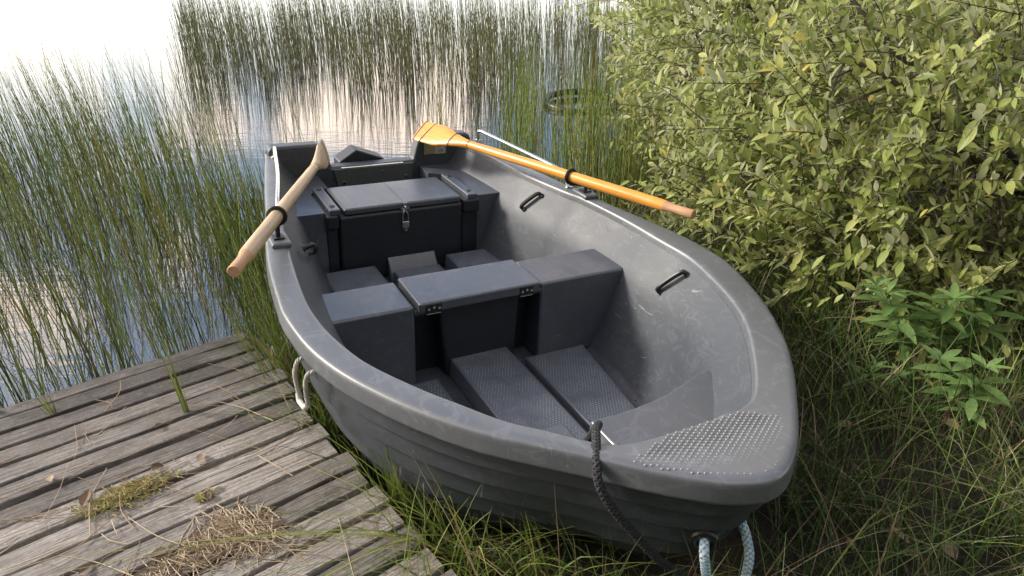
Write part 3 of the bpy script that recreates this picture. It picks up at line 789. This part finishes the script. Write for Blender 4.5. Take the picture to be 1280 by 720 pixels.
# ------------------------------------------------------------------ bank grass
def scatter(n, f):
    out = []
    while len(out) < n:
        p = f()
        if p is not None: out.append(p)
    return np.array(out)
def reg_bank():
    x = rng.uniform(.05, 3.4); y = rng.uniform(.55, 4.0)
    if float(shore(x, y)) < .02 or in_boat(np.array(x), np.array(y), -.05): return None
    if x > 1.9 and y > 2.2 and rng.random() < .8: return None
    k = .55+.45*math.sin(x*9.1+y*4)*math.sin(y*7.3-x*3)
    return (x, y) if rng.random() < k else None
b = scatter(11500, reg_bank); n = len(b); z = gz(b[:,0], b[:,1])
rn = rng.random(n); ln = rng.uniform(.12, .46, n)
th = rng.uniform(0, 6.28, n); le = np.abs(rng.normal(.35, .4, n))
tag(blades('bank_grass', np.column_stack([b, z-.01]), ln, np.column_stack([np.cos(th)*le, np.sin(th)*le]), rng.uniform(.0012, .0031, n), rn, M['grass_dark'], 5, flat=True, droop=np.where(rng.random(n) < .5, rng.uniform(.2, 1.15, n), rng.uniform(0, .2, n))),
    'tangled dark grass and dead straw on the bank between bow and willow bush', 'grass', kind='stuff')
# fallen straws lying across the bank
n = 420; b = scatter(n, lambda: (lambda p: None if p is None or in_boat(np.array(p[0]), np.array(p[1]), .16) else p)(reg_bank())); th = rng.uniform(0, 6.28, n)
tag(blades('fallen_straw', np.column_stack([b, gz(b[:,0], b[:,1])+rng.uniform(.01, .16, n)]), rng.uniform(.10, .16, n), np.column_stack([np.cos(th), np.sin(th)])*rng.uniform(.8, 1.7, n)[:, None], rng.uniform(.0007, .0014, n), .3+.7*rng.random(n), M['straw'], 4, flat=True, droop=rng.uniform(.5, 1.3, n)),
    'pale fallen straws lying across the bank grass', 'straw', kind='stuff')
# grass strip between the dock and the boat
def reg_strip():
    t = rng.random(); y = 2.45-1.9*t; e = D0+dv*((2.293-y)/.783); x = e.x+abs(rng.normal(0.02, .10))
    if in_boat(np.array(x), np.array(y), -.05): return None
    return (x, y)
def strip(name, n, lo, hi, rb, mat, label, dr, w, lean_x=.15):
    b = scatter(n, reg_strip); z = np.maximum(gz(b[:,0], b[:,1]), .0)
    tag(blades(name, np.column_stack([b, z-.01]), rng.uniform(lo, hi, n), np.column_stack([rng.normal(lean_x, .35, n), rng.normal(-.1, .35, n)]), rng.uniform(*w, n), rb+(1-rb)*rng.random(n), mat, 7, flat=True, droop=rng.uniform(0, dr, n)), label, 'grass', kind='stuff')
strip('dock_edge_grass', 1150, .14, .36, .0, M['grass'], 'green and straw coloured grass growing between the dock and the hull', 1.0, (.0012, .0026))

# yellow green tufts that stand out one by one
def tuft(x, y, z, k, lo, hi, spread, lean, dr, label, w=(.0018, .0034), rb=.0, name='grass_tuft', grp='bright grass tufts'):
    b = np.column_stack([rng.normal(x, spread, k), rng.normal(y, spread, k), np.full(k, z-.01)])
    o = blades(name, b, rng.uniform(lo, hi, k), np.column_stack([rng.normal(lean[0], lean[2], k), rng.normal(lean[1], lean[2], k)]), rng.uniform(*w, k), rb+(1-rb)*rng.random(k), M['tuft'], 9, flat=True, droop=rng.uniform(dr[0], dr[1], k), origin=(x, y, z))
    o.location = (x, y, z); tag(o, label, 'grass', grp); return o
tuft(-1.012, 1.795, DZ-.03, 14, .22, .46, .006, (-.10, .02, .04), (0, .08), 'tall green grass tuft growing up through the dock boards', (.0014, .0027), 0, grp='tufts growing through the dock')
tuft(-1.44, 1.80, DZ-.03, 12, .08, .20, .010, (-.22, .05, .14), (0, .3), 'short green tuft between dock boards near the reeds', (.0020, .0036), 0, grp='tufts growing through the dock')
tuft(-1.62, 1.80, DZ-.03, 10, .08, .2, .012, (-.2, .05, .14), (0, .3), 'green tuft at the far left edge of the dock', (.0020, .0036), 0, grp='tufts growing through the dock')
tuft(-.79, 2.13, .06, 110, .24, .50, .055, (-.12, .02, .22), (0, .6), 'yellow green tuft at the far dock corner against the hull')
tuft(-.70, 1.99, .06, 100, .20, .42, .05, (-.12, .0, .26), (.1, .8), 'yellowish tuft under the white rope handle')
tuft(-.57, 1.80, .06, 70, .16, .34, .045, (-.08, -.05, .28), (.1, .8), 'low tuft beside the third dock board end behind the rope handle')
tuft(-.30, 1.46, .05, 60, .18, .42, .028, (-.05, .05, .12), (0, .25), 'upright dark green tuft against the hull beside the dock edge', rb=0)
tuft(-.12, 1.28, .07, 48, .28, .56, .035, (-.35, .05, .35), (.8, 1.35), 'arching yellow green tuft whose blades curl over by the hull', (.0020, .0036))
tuft(.02, 1.22, .08, 56, .16, .38, .04, (.05, -.05, .25), (.2, 1.2), 'pale curling tuft in front of the middle of the hull')
tuft(-.08, 1.12, .08, 40, .2, .45, .05, (-.1, 0, .3), (.1, 1.1), 'bright tuft at the lower edge near the last dock boards')
tuft(.22, 1.16, .08, 26, .10, .26, .04, (.1, 0, .4), (.3, 1.2), 'low straw coloured tuft under the hanging charcoal rope', rb=.3)
tuft(.10, 1.30, .08, 36, .18, .40, .035, (-.1, .0, .28), (.2, 1.1), 'sunlit curling tuft close against the lower strakes of the hull')
tuft(-.22, 1.16, .07, 36, .2, .42, .04, (-.05, .1, .3), (.1, 1.0), 'green tuft leaning over the last board ends of the dock')
tuft(.33, 1.08, .09, 24, .10, .28, .04, (-.1, 0, .35), (.3, 1.2), 'straw coloured tuft below the bow rim at the lower edge', rb=.35)
tuft(.86, 3.55, .1, 40, .25, .55, .05, (-.1, -.1, .3), (.2, .9), 'fresh green tuft by the handle of the orange oar', (.003, .006))
tuft(.70, 4.1, .08, 50, .25, .55, .08, (-.1, -.05, .3), (.2, .8), 'long bladed green tuft at the foot of the bush by the water', (.003, .006))
tuft(1.32, 1.32, .15, 26, .2, .4, .04, (-.3, .1, .3), (.5, 1.1), 'arching green tuft at the right end of the bank near the viewer', (.002, .0036))

# ------------------------------------------------------------------ leaves
def leaf_template(hw=.19, fold=.10, droop=.12):
    rows = [(.14,.55),(.36,.97),(.62,.92),(.84,.45)]
    v = [(0,0,0)]
    for x, w in rows:
        z = -droop*x*x
        v += [(x,-hw*w,z+fold*w*.5),(x,0,z),(x,hw*w,z+fold*w*.5)]
    v.append((1,0,-droop)); f4, f3 = [], [(0,1,2),(0,2,3)]
    for r in range(3):
        o = 1+3*r
        f4 += [(o,o+3,o+4,o+1),(o+1,o+4,o+5,o+2)]
    o = 10; f3 += [(o,13,o+1),(o+1,13,o+2)]
    return np.array(v), np.array(f4), np.array(f3)
def leaves(name, pos, dirs, ups, size, rnd, mat, parent=None, origin=None, tpl=None):
    tv, f4, f3 = tpl if tpl is not None else leaf_template()
    x = dirs/np.linalg.norm(dirs, axis=1, keepdims=True)
    y = np.cross(ups, x); y /= np.maximum(np.linalg.norm(y, axis=1, keepdims=True), 1e-6); z = np.cross(x, y)
    n = len(pos); Vv = pos[:, None, :]+size[:, None, None]*(tv[None, :, 0:1]*x[:, None, :]+tv[None, :, 1:2]*y[:, None, :]+tv[None, :, 2:3]*z[:, None, :])
    if origin is not None: Vv = Vv-np.asarray(origin)
    off = (np.arange(n)*len(tv))[:, None, None]
    F4 = (f4[None]+off).reshape(-1, 4); F3 = (f3[None]+off).reshape(-1, 3)
    return mesh_np(name, Vv.reshape(-1, 3), [F4, F3], np.repeat(rnd, len(tv)), mat, parent, True)

# ------------------------------------------------------------------ willow bush
def bush(name, label, root, ells, ntw, limbs, lsize, zmin):
    root = Vector(root); o0 = np.array(root)
    ro = empty(name, loc=root); tag(ro, label, 'bush', 'willow bushes on the bank')
    # limbs
    tips = []
    for k, L in enumerate(limbs):
        P = catmull(L['p'], 26); r0 = L['r']
        mb = MB(); mb.tube([p-root for p in P], [r0*(1-.75*i/25) for i in range(26)], 8); mb.build('limb', M['bark'], ro)
        tips += P[6:]
    TP = np.array([tuple(p) for p in tips])
    # twigs filling the crown's outer shell
    P0, D0_ = [], []
    w = np.array([e[3] for e in ells], float); w /= w.sum()
    while len(P0) < ntw:
        e = ells[rng.choice(len(ells), p=w)]; c, rad = np.array(e[0]), np.array(e[1])
        u = rng.normal(0, 1, 3); u /= np.linalg.norm(u); rr = e[2]+(1-e[2])*rng.random()**.6
        bump = 1+.13*math.sin(u[0]*7+u[1]*5+c[0])+.10*math.sin(u[2]*9+u[1]*6)
        p = c+u*rad*rr*bump
        if p[2] < zmin+.25*rng.random(): continue
        if (((p-np.array([1.72, 2.56, .70]))/np.array([.36, .46, .20]))**2).sum() < 1 and rng.random() < .9: continue
        d = u*np.array([1,1,.8])+np.array([0,0,.25])+rng.normal(0, .5, 3); d /= np.linalg.norm(d)
        P0.append(p); D0_.append(d)
    P0, D0_ = np.array(P0), np.array(D0_)
    tw = MB(); LP, LD, LU, LS, LR = [], [], [], [], []
    for p, d in zip(P0, D0_):
        L = rng.uniform(.16, .38); hue = rng.normal(.42, .16); bend = rng.normal(0, .3, 3)+np.array([0,0,-.15])
        pts = [p+d*L*t+bend*L*t*t*.5 for t in np.linspace(-.25, 1, 5)]
        tw.tube([tuple(q-o0) for q in pts], [.0022,.002,.0017,.0014,.001], 4, cap=False)
        m = int(L/.019); side = 1; ph = rng.uniform(0, 6.28)
        for j in range(m):
            t = (j+.5)/m; q = p+d*L*t+bend*L*t*t*.5
            ph += 2.4; o_ = np.cross(d, [math.cos(ph), math.sin(ph), .3]); o_ /= max(1e-6, np.linalg.norm(o_))
            ld = o_*.85+d*.65+np.array([0,0,.10]); up = np.array([-.20,-.05,1.0])+rng.normal(0, .45, 3)
            LP.append(q); LD.append(ld); LU.append(up); LS.append(lsize*rng.uniform(.45, 1.45)*(1-.3*abs(t-.6))); LR.append(np.clip(hue+rng.normal(0, .13), 0, .93) if rng.random() > .012 else rng.uniform(.95, 1))
    leaves('foliage', np.array(LP), np.array(LD), np.array(LU), np.array(LS), np.array(LR), M['willow'], ro, o0)
    # connecting branches from limbs to the shell
    mb = tw
    for i in rng.choice(len(P0), min(170, len(P0)), replace=False):
        p = P0[i]; j = np.argmin(np.linalg.norm(TP-p, axis=1)+rng.uniform(0, .3, len(TP))); q = TP[j]; mid = (p+q)/2+rng.normal(0, .06, 3)
        mb.tube([tuple(q-o0), tuple(mid-o0), tuple(p-o0)], [.006, .0045, .003], 5, cap=False)
    mb.build('twigs', M['bark'], ro, normals=False)
    return ro
bush('willow_bush', 'big grey green willow bush with dark limbs on the bank right of the boat', (2.55, 3.25, .28),
     [((2.45,3.75,1.05), (1.42,1.25,1.15), .62, 1.0), ((2.55,2.75,.98), (1.05,.72,.75), .55, .75), ((1.85,3.5,.75), (.85,.75,.62), .5, .45), ((1.72,3.0,.72), (.80,.72,.55), .55, .45), ((1.32,3.55,.55), (.55,.62,.48), .45, .30), ((1.75,2.65,.70), (.62,.48,.50), .5, .34), ((2.1,2.42,.55), (.62,.40,.40), .45, .34), ((1.12,3.15,.42), (.42,.60,.36), .35, .18), ((1.62,2.45,.45), (.50,.36,.26), .35, .18), ((1.25,2.75,.42), (.32,.40,.28), .35, .12)], 2700,
     [dict(r=.034, p=[(2.6,3.2,.2),(2.2,3.0,.62),(1.85,2.95,.88),(1.55,3.05,1.12),(1.3,3.2,1.4)]),
      dict(r=.030, p=[(2.6,3.2,.2),(2.15,2.85,.55),(1.75,2.7,.78),(1.45,2.7,1.02),(1.25,2.75,1.12)]),
      dict(r=.028, p=[(2.7,3.25,.2),(2.35,2.65,.7),(2.0,2.35,1.0),(1.8,2.2,1.35)]),
      dict(r=.030, p=[(2.6,3.3,.2),(2.5,3.5,.8),(2.2,3.8,1.4),(1.9,4.1,1.9)]),
      dict(r=.026, p=[(2.75,3.3,.2),(3.0,3.5,.9),(3.2,3.6,1.6),(3.3,3.8,2.0)]),
      dict(r=.024, p=[(2.5,3.2,.2),(2.0,3.3,.5),(1.5,3.4,.6),(1.2,3.5,.62)]),
      dict(r=.022, p=[(2.7,3.2,.2),(2.75,2.8,.55),(2.6,2.45,.8),(2.4,2.2,1.2)])], .055, .17)
bush('willow_bush', 'paler willow bush leaning over the water behind the first one', (2.3, 5.2, .3),
     [((1.95,5.1,1.05), (1.12,1.2,1.1), .62, 1.0), ((1.32,4.55,.72), (.55,.65,.62), .45, .45), ((1.75,6.6,1.1), (.75,.9,1.0), .6, .35)], 1350,
     [dict(r=.030, p=[(2.3,5.2,.2),(1.9,5.0,.7),(1.5,4.8,1.1),(1.2,4.7,1.5)]),
      dict(r=.026, p=[(2.3,5.2,.2),(1.8,4.8,.5),(1.4,4.5,.7),(1.05,4.3,.8)]),
      dict(r=.026, p=[(2.3,5.2,.2),(2.2,5.5,.9),(2.0,5.7,1.6),(1.9,5.8,2.0)]),
      dict(r=.024, p=[(2.3,5.2,.2),(1.9,5.9,.7),(1.6,6.4,1.2),(1.4,6.8,1.5)])], .064, .18)

# ------------------------------------------------------------------ herbs
def herb(x, y, h, nwh, size, label, rb=0):
    z = float(gz(np.array(x), np.array(y))); o0 = np.array((x, y, z)); ro = empty('herb_plant', loc=(x, y, z)); tag(ro, label, 'plant', 'leafy herb plants on the bank')
    LP, LD, LU, LS, LR = [], [], [], [], []; st = MB()
    for s in range(2 if h > .3 else 1):
        lean = rng.normal(0, .18, 2)+np.array([-.12, -.10]); hh = h*rng.uniform(.8, 1.05)
        pt = lambda t: np.array((lean[0]*hh*t*t+.03*s, lean[1]*hh*t*t-.02*s, hh*t))
        st.tube([tuple(pt(t)) for t in np.linspace(0, 1, 7)], [.0032*(1-.6*t) for t in np.linspace(0, 1, 7)], 6)
        for j in range(nwh):
            t = .35+.65*(j+1)/nwh; k = 4 if j < nwh-1 else 6; a_ = j*.8+s
            for q in range(k):
                a = a_+q*2*math.pi/k+rng.normal(0, .15); el = rng.uniform(-.05, .4) if j < nwh-1 else rng.uniform(.2, .9)
                LP.append(pt(t)); LD.append((math.cos(a), math.sin(a), el)); LU.append((rng.normal(0, .15), rng.normal(0, .15), 1)); LS.append(size*rng.uniform(.75, 1.15)*(1 if j < nwh-1 else .7)); LR.append(rb+(1-rb)*rng.random()*.75)
    st.build('stem', M['herb'], ro)
    leaves('leaves', np.array(LP), np.array(LD), np.array(LU), np.array(LS), np.array(LR), M['herb'], ro, None, leaf_template(.15, .08, .22))
herb(1.32, 2.02, .36, 5, .115, 'tall fresh green herb with whorled narrow leaves under the willow')
herb(1.42, 2.06, .36, 5, .11, 'green herb just right of the tallest one, half hidden by it')
herb(1.52, 1.98, .33, 4, .115, 'green herb under the lowest willow leaves near the right edge')
herb(1.17, 1.96, .20, 3, .085, 'small green herb seedling left of the tall herb')
herb(1.27, 1.92, .14, 2, .065, 'lowest little herb in the dark grass')
herb(1.33, 1.68, .26, 4, .105, 'broad pale green herb at the right edge of the view')
herb(1.42, 1.78, .29, 4, .105, 'herb behind the broad pale one at the right edge')
herb(1.36, 1.93, .16, 2, .06, 'yellowing small herb below the tall one', .9)

# ------------------------------------------------------------------ dead leaves on the bank (one thing each)
for i in range(34):
    for _ in range(50):
        x, y = rng.uniform(.75, 1.6), rng.uniform(1.1, 2.3)
        if not in_boat(np.array(x), np.array(y), .08): break
    z = float(gz(np.array(x), np.array(y)))+.02+rng.uniform(0, .05); a = rng.uniform(0, 6.28)
    o = leaves('dead_leaf', np.zeros((1, 3)), np.array([[math.cos(a), math.sin(a), rng.normal(0, .2)]]), np.array([[rng.normal(0, .3), rng.normal(0, .3)-.2, 1]]), np.array([rng.uniform(.035, .065)]), np.array([rng.random()]), M['deadleaf'], None, None, leaf_template(.30, .2, -.25))
    o.location = (x, y, z); tag(o, 'brown dead leaf lying in the dark grass right of the bow', 'leaf', 'dead leaves on the bank')

# ------------------------------------------------------------------ litter on the dock
def dock_pt(x, y, z=0): return DM @ Vector((x, y, DZ+z))
k_ = 0
for i in range(95):
    x, y = -rng.uniform(.05, .95), -rng.uniform(.1, 1.5)
    if rng.random() < .35: x, y = -rng.uniform(.55, 1.05), -rng.uniform(.3, 1.0)
    L = rng.uniform(.06, .26); a = rng.uniform(0, 6.28); kink = rng.normal(0, .5); p = dock_pt(x, y, .004)
    d1 = Vector((math.cos(a), math.sin(a), 0)); d2 = Vector((math.cos(a+kink), math.sin(a+kink), rng.uniform(0, .25)))
    mb = MB(); r0 = rng.uniform(.0006, .0017)
    mb.tube(catmull([(0,0,0), d1*L*.45+Vector((0,0,.003)), d1*L*.55+d2*L*.12+Vector((0,0,.004)), d1*L*.5+d2*L*.5], 9), [r0]*6+[r0*.8]*3, 5, rnd=float(rng.random()))
    o = mb.build('dry_stalk', M['straw'], normals=False); o.location = p
    tag(o, 'thin dry reed stalk lying on the dock boards', 'stalk', 'dry stalks strewn on the dock')
def heap(name, label, cx, cy, n, sx, sy, hgt, rot, lo, hi, mat, w):
    c, s = math.cos(rot), math.sin(rot); B2, LN = [], []
    u = rng.normal(0, 1, (n, 2)); X = u[:, 0]*sx; Y = u[:, 1]*sy; x = cx+X*c-Y*s; y = cy+X*s+Y*c
    z = DZ+.004+rng.random(n)*hgt*np.exp(-(u**2).sum(1)*.5)
    th = rng.normal(rot, .8, n); th = np.where(rng.random(n) < .25, rng.uniform(0, 6.28, n), th); ww = np.array([DM @ Vector((a, b, cz)) for a, b, cz in zip(x, y, z)])
    ang = th+math.atan2(du.y, du.x)
    ln = rng.uniform(lo, hi, n)
    # stalks lie flat with a small tilt and a kink
    m = MB()
    for p, a, L in zip(ww, ang, ln):
        e = rng.normal(0, .22); d = np.array([math.cos(a)*math.cos(e), math.sin(a)*math.cos(e), math.sin(e)]); k2 = a+rng.normal(0, .35); d2 = np.array([math.cos(k2), math.sin(k2), -abs(e)*.6])
        q0 = p-d*L*.5; q1 = p+d*L*.1; q2 = q1+d2*L*.4; r0 = rng.uniform(*w)
        for q in (q0, q1, q2): q[2] = max(q[2], DZ+.002)
        m.tube([tuple(q0), tuple(q1), tuple(q2)], [r0, r0, r0*.7], 4, rnd=float(rng.random()))
    tag(m.build(name, mat, normals=False), label, 'litter', kind='stuff')
heap('straw_heap', 'heap of broken dry straw on the dock boards near the hull', -.345, -1.00, 420, .058, .036, .020, -.9, .03, .10, M['straw'], (.0007, .0017))
heap('straw_scatter', 'thin spread of dry straw trailing left from the heap', -.47, -.99, 230, .075, .030, .010, .0, .03, .09, M['straw'], (.0008, .0017))
heap('moss_patch', 'yellowish patch of dry moss and straw on the dock', -.54, -.665, 620, .058, .024, .009, .0, .010, .035, M['moss'], (.0008, .0016))
heap('moss_crumbs', 'small rusty crumb patch on the dock right of the moss', -.385, -.80, 90, .014, .009, .008, .3, .006, .018, M['moss'], (.0012, .0022))
for i in range(9):
    x, y = -rng.uniform(.2, .95), -rng.uniform(.2, 1.0); p = dock_pt(x, y, .006); a = rng.uniform(0, 6.28)
    o = leaves('dry_leaf', np.zeros((1, 3)), np.array([[math.cos(a), math.sin(a), .05]]), np.array([[0, -.2, 1.0]]), np.array([rng.uniform(.03, .055)]), np.array([rng.random()]), M['deadleaf'], None, None, leaf_template(.25, .3, -.2))
    o.location = p; tag(o, 'curled dry leaf lying on the dock boards', 'leaf', 'dry leaves on the dock')

# ------------------------------------------------------------------ unseen trees added behind the viewer to block sky fill
n = 9000; t = rng.random(n); ang = R(200)+t*R(150); rad = rng.uniform(7.5, 12, n); hgt = rng.random(n)**.8*(6.5+2*np.sin(ang*9)+1.2*np.sin(ang*23))
P = np.column_stack([np.cos(ang)*rad+2.0, np.sin(ang)*rad+1.0, hgt]); keep = (P[:, 1] < -2.5) | (P[:, 0] > 6); P = P[keep]; n = len(P)
dd = rng.normal(0, 1, (n, 3)); uu = rng.normal(0, 1, (n, 3))
tag(leaves('sky_blocking_trees', P, dd, uu, rng.uniform(.45, .9, n), rng.random(n)*.6, M['herb'], None, None, leaf_template(.35, .1, .1)), 'unseen leafy trees added behind the viewer to block sky fill', 'trees', kind='stuff')

# ------------------------------------------------------------------ sky, sun, camera
SUN_EL = R(28); sun_dir = Vector((-.95, .22, 0)).normalized()*math.cos(SUN_EL)+Vector((0,0,math.sin(SUN_EL)))
w = bpy.data.worlds.new('World'); sc.world = w; w.use_nodes = True; nt = w.node_tree; nt.nodes.clear()
out = nt.nodes.new('ShaderNodeOutputWorld'); bg = nt.nodes.new('ShaderNodeBackground'); nt.links.new(bg.outputs[0], out.inputs[0])
sky = nt.nodes.new('ShaderNodeTexSky'); sky.sky_type = 'NISHITA'; sky.sun_disc = False; sky.sun_elevation = SUN_EL
sky.sun_rotation = math.atan2(sun_dir.x, sun_dir.y); sky.air_density = 1.0; sky.dust_density = 2.0; sky.ozone_density = 1.2
tc = nt.nodes.new('ShaderNodeTexCoord'); mp = nt.nodes.new('ShaderNodeMapping'); mp.inputs['Scale'].default_value = (1.6, 1.6, 3.6); mp.inputs['Location'].default_value = (.35, .2, .1)
nz = nt.nodes.new('ShaderNodeTexNoise'); nz.inputs['Scale'].default_value = 1.7; nz.inputs['Detail'].default_value = 6; nz.inputs['Roughness'].default_value = .52; nz.inputs['Distortion'].default_value = .4
rp = nt.nodes.new('ShaderNodeValToRGB'); rp.color_ramp.elements[0].position = .53; rp.color_ramp.elements[1].position = .61
mx = nt.nodes.new('ShaderNodeMix'); mx.data_type = 'RGBA'; mx.inputs[7].default_value = (14.0, 11.4, 9.4, 1)
nt.links.new(tc.outputs['Generated'], mp.inputs[0]); nt.links.new(mp.outputs[0], nz.inputs['Vector']); nt.links.new(nz.outputs[0], rp.inputs[0])
nt.links.new(rp.outputs[0], mx.inputs[0]); nt.links.new(sky.outputs[0], mx.inputs[6]); sp = nt.nodes.new('ShaderNodeSeparateXYZ'); nt.links.new(tc.outputs['Generated'], sp.inputs[0])
hz = nt.nodes.new('ShaderNodeValToRGB'); hz.color_ramp.elements[0].position = .03; hz.color_ramp.elements[0].color = (1, 1, 1, 1); hz.color_ramp.elements[1].position = .24; hz.color_ramp.elements[1].color = (0, 0, 0, 1)
nt.links.new(sp.outputs[2], hz.inputs[0])
m2 = nt.nodes.new('ShaderNodeMix'); m2.data_type = 'RGBA'; m2.inputs[7].default_value = (13.5, 13.4, 12.4, 1)
nt.links.new(hz.outputs[0], m2.inputs[0]); nt.links.new(mx.outputs[2], m2.inputs[6]); nt.links.new(m2.outputs[2], bg.inputs[0])
bg.inputs[1].default_value = .15
sl = bpy.data.lights.new('sun', 'SUN'); sl.energy = 2.5; sl.angle = R(11); sl.color = (1.0, .94, .84)
so = bpy.data.objects.new('sun', sl); C.objects.link(so); so.rotation_euler = (-sun_dir).to_track_quat('-Z', 'Y').to_euler()
cam = bpy.data.cameras.new('camera'); cam.sensor_width = 36; cam.lens = 885/1280*36; cam.clip_start = .05; cam.clip_end = 10000
co = bpy.data.objects.new('camera', cam); C.objects.link(co); co.location = (0, 0, 1.55); co.rotation_euler = (R(90-27), 0, 0); sc.camera = co
sc.view_settings.view_transform = 'Standard'; sc.view_settings.look = 'None'; sc.view_settings.gamma = 1; sc.view_settings.exposure = .76
sc.cycles.max_bounces = 7; sc.cycles.diffuse_bounces = 3; sc.cycles.transmission_bounces = 4
sc.view_settings.use_curve_mapping = False
sc.render.resolution_x = 1024; sc.render.resolution_y = 576
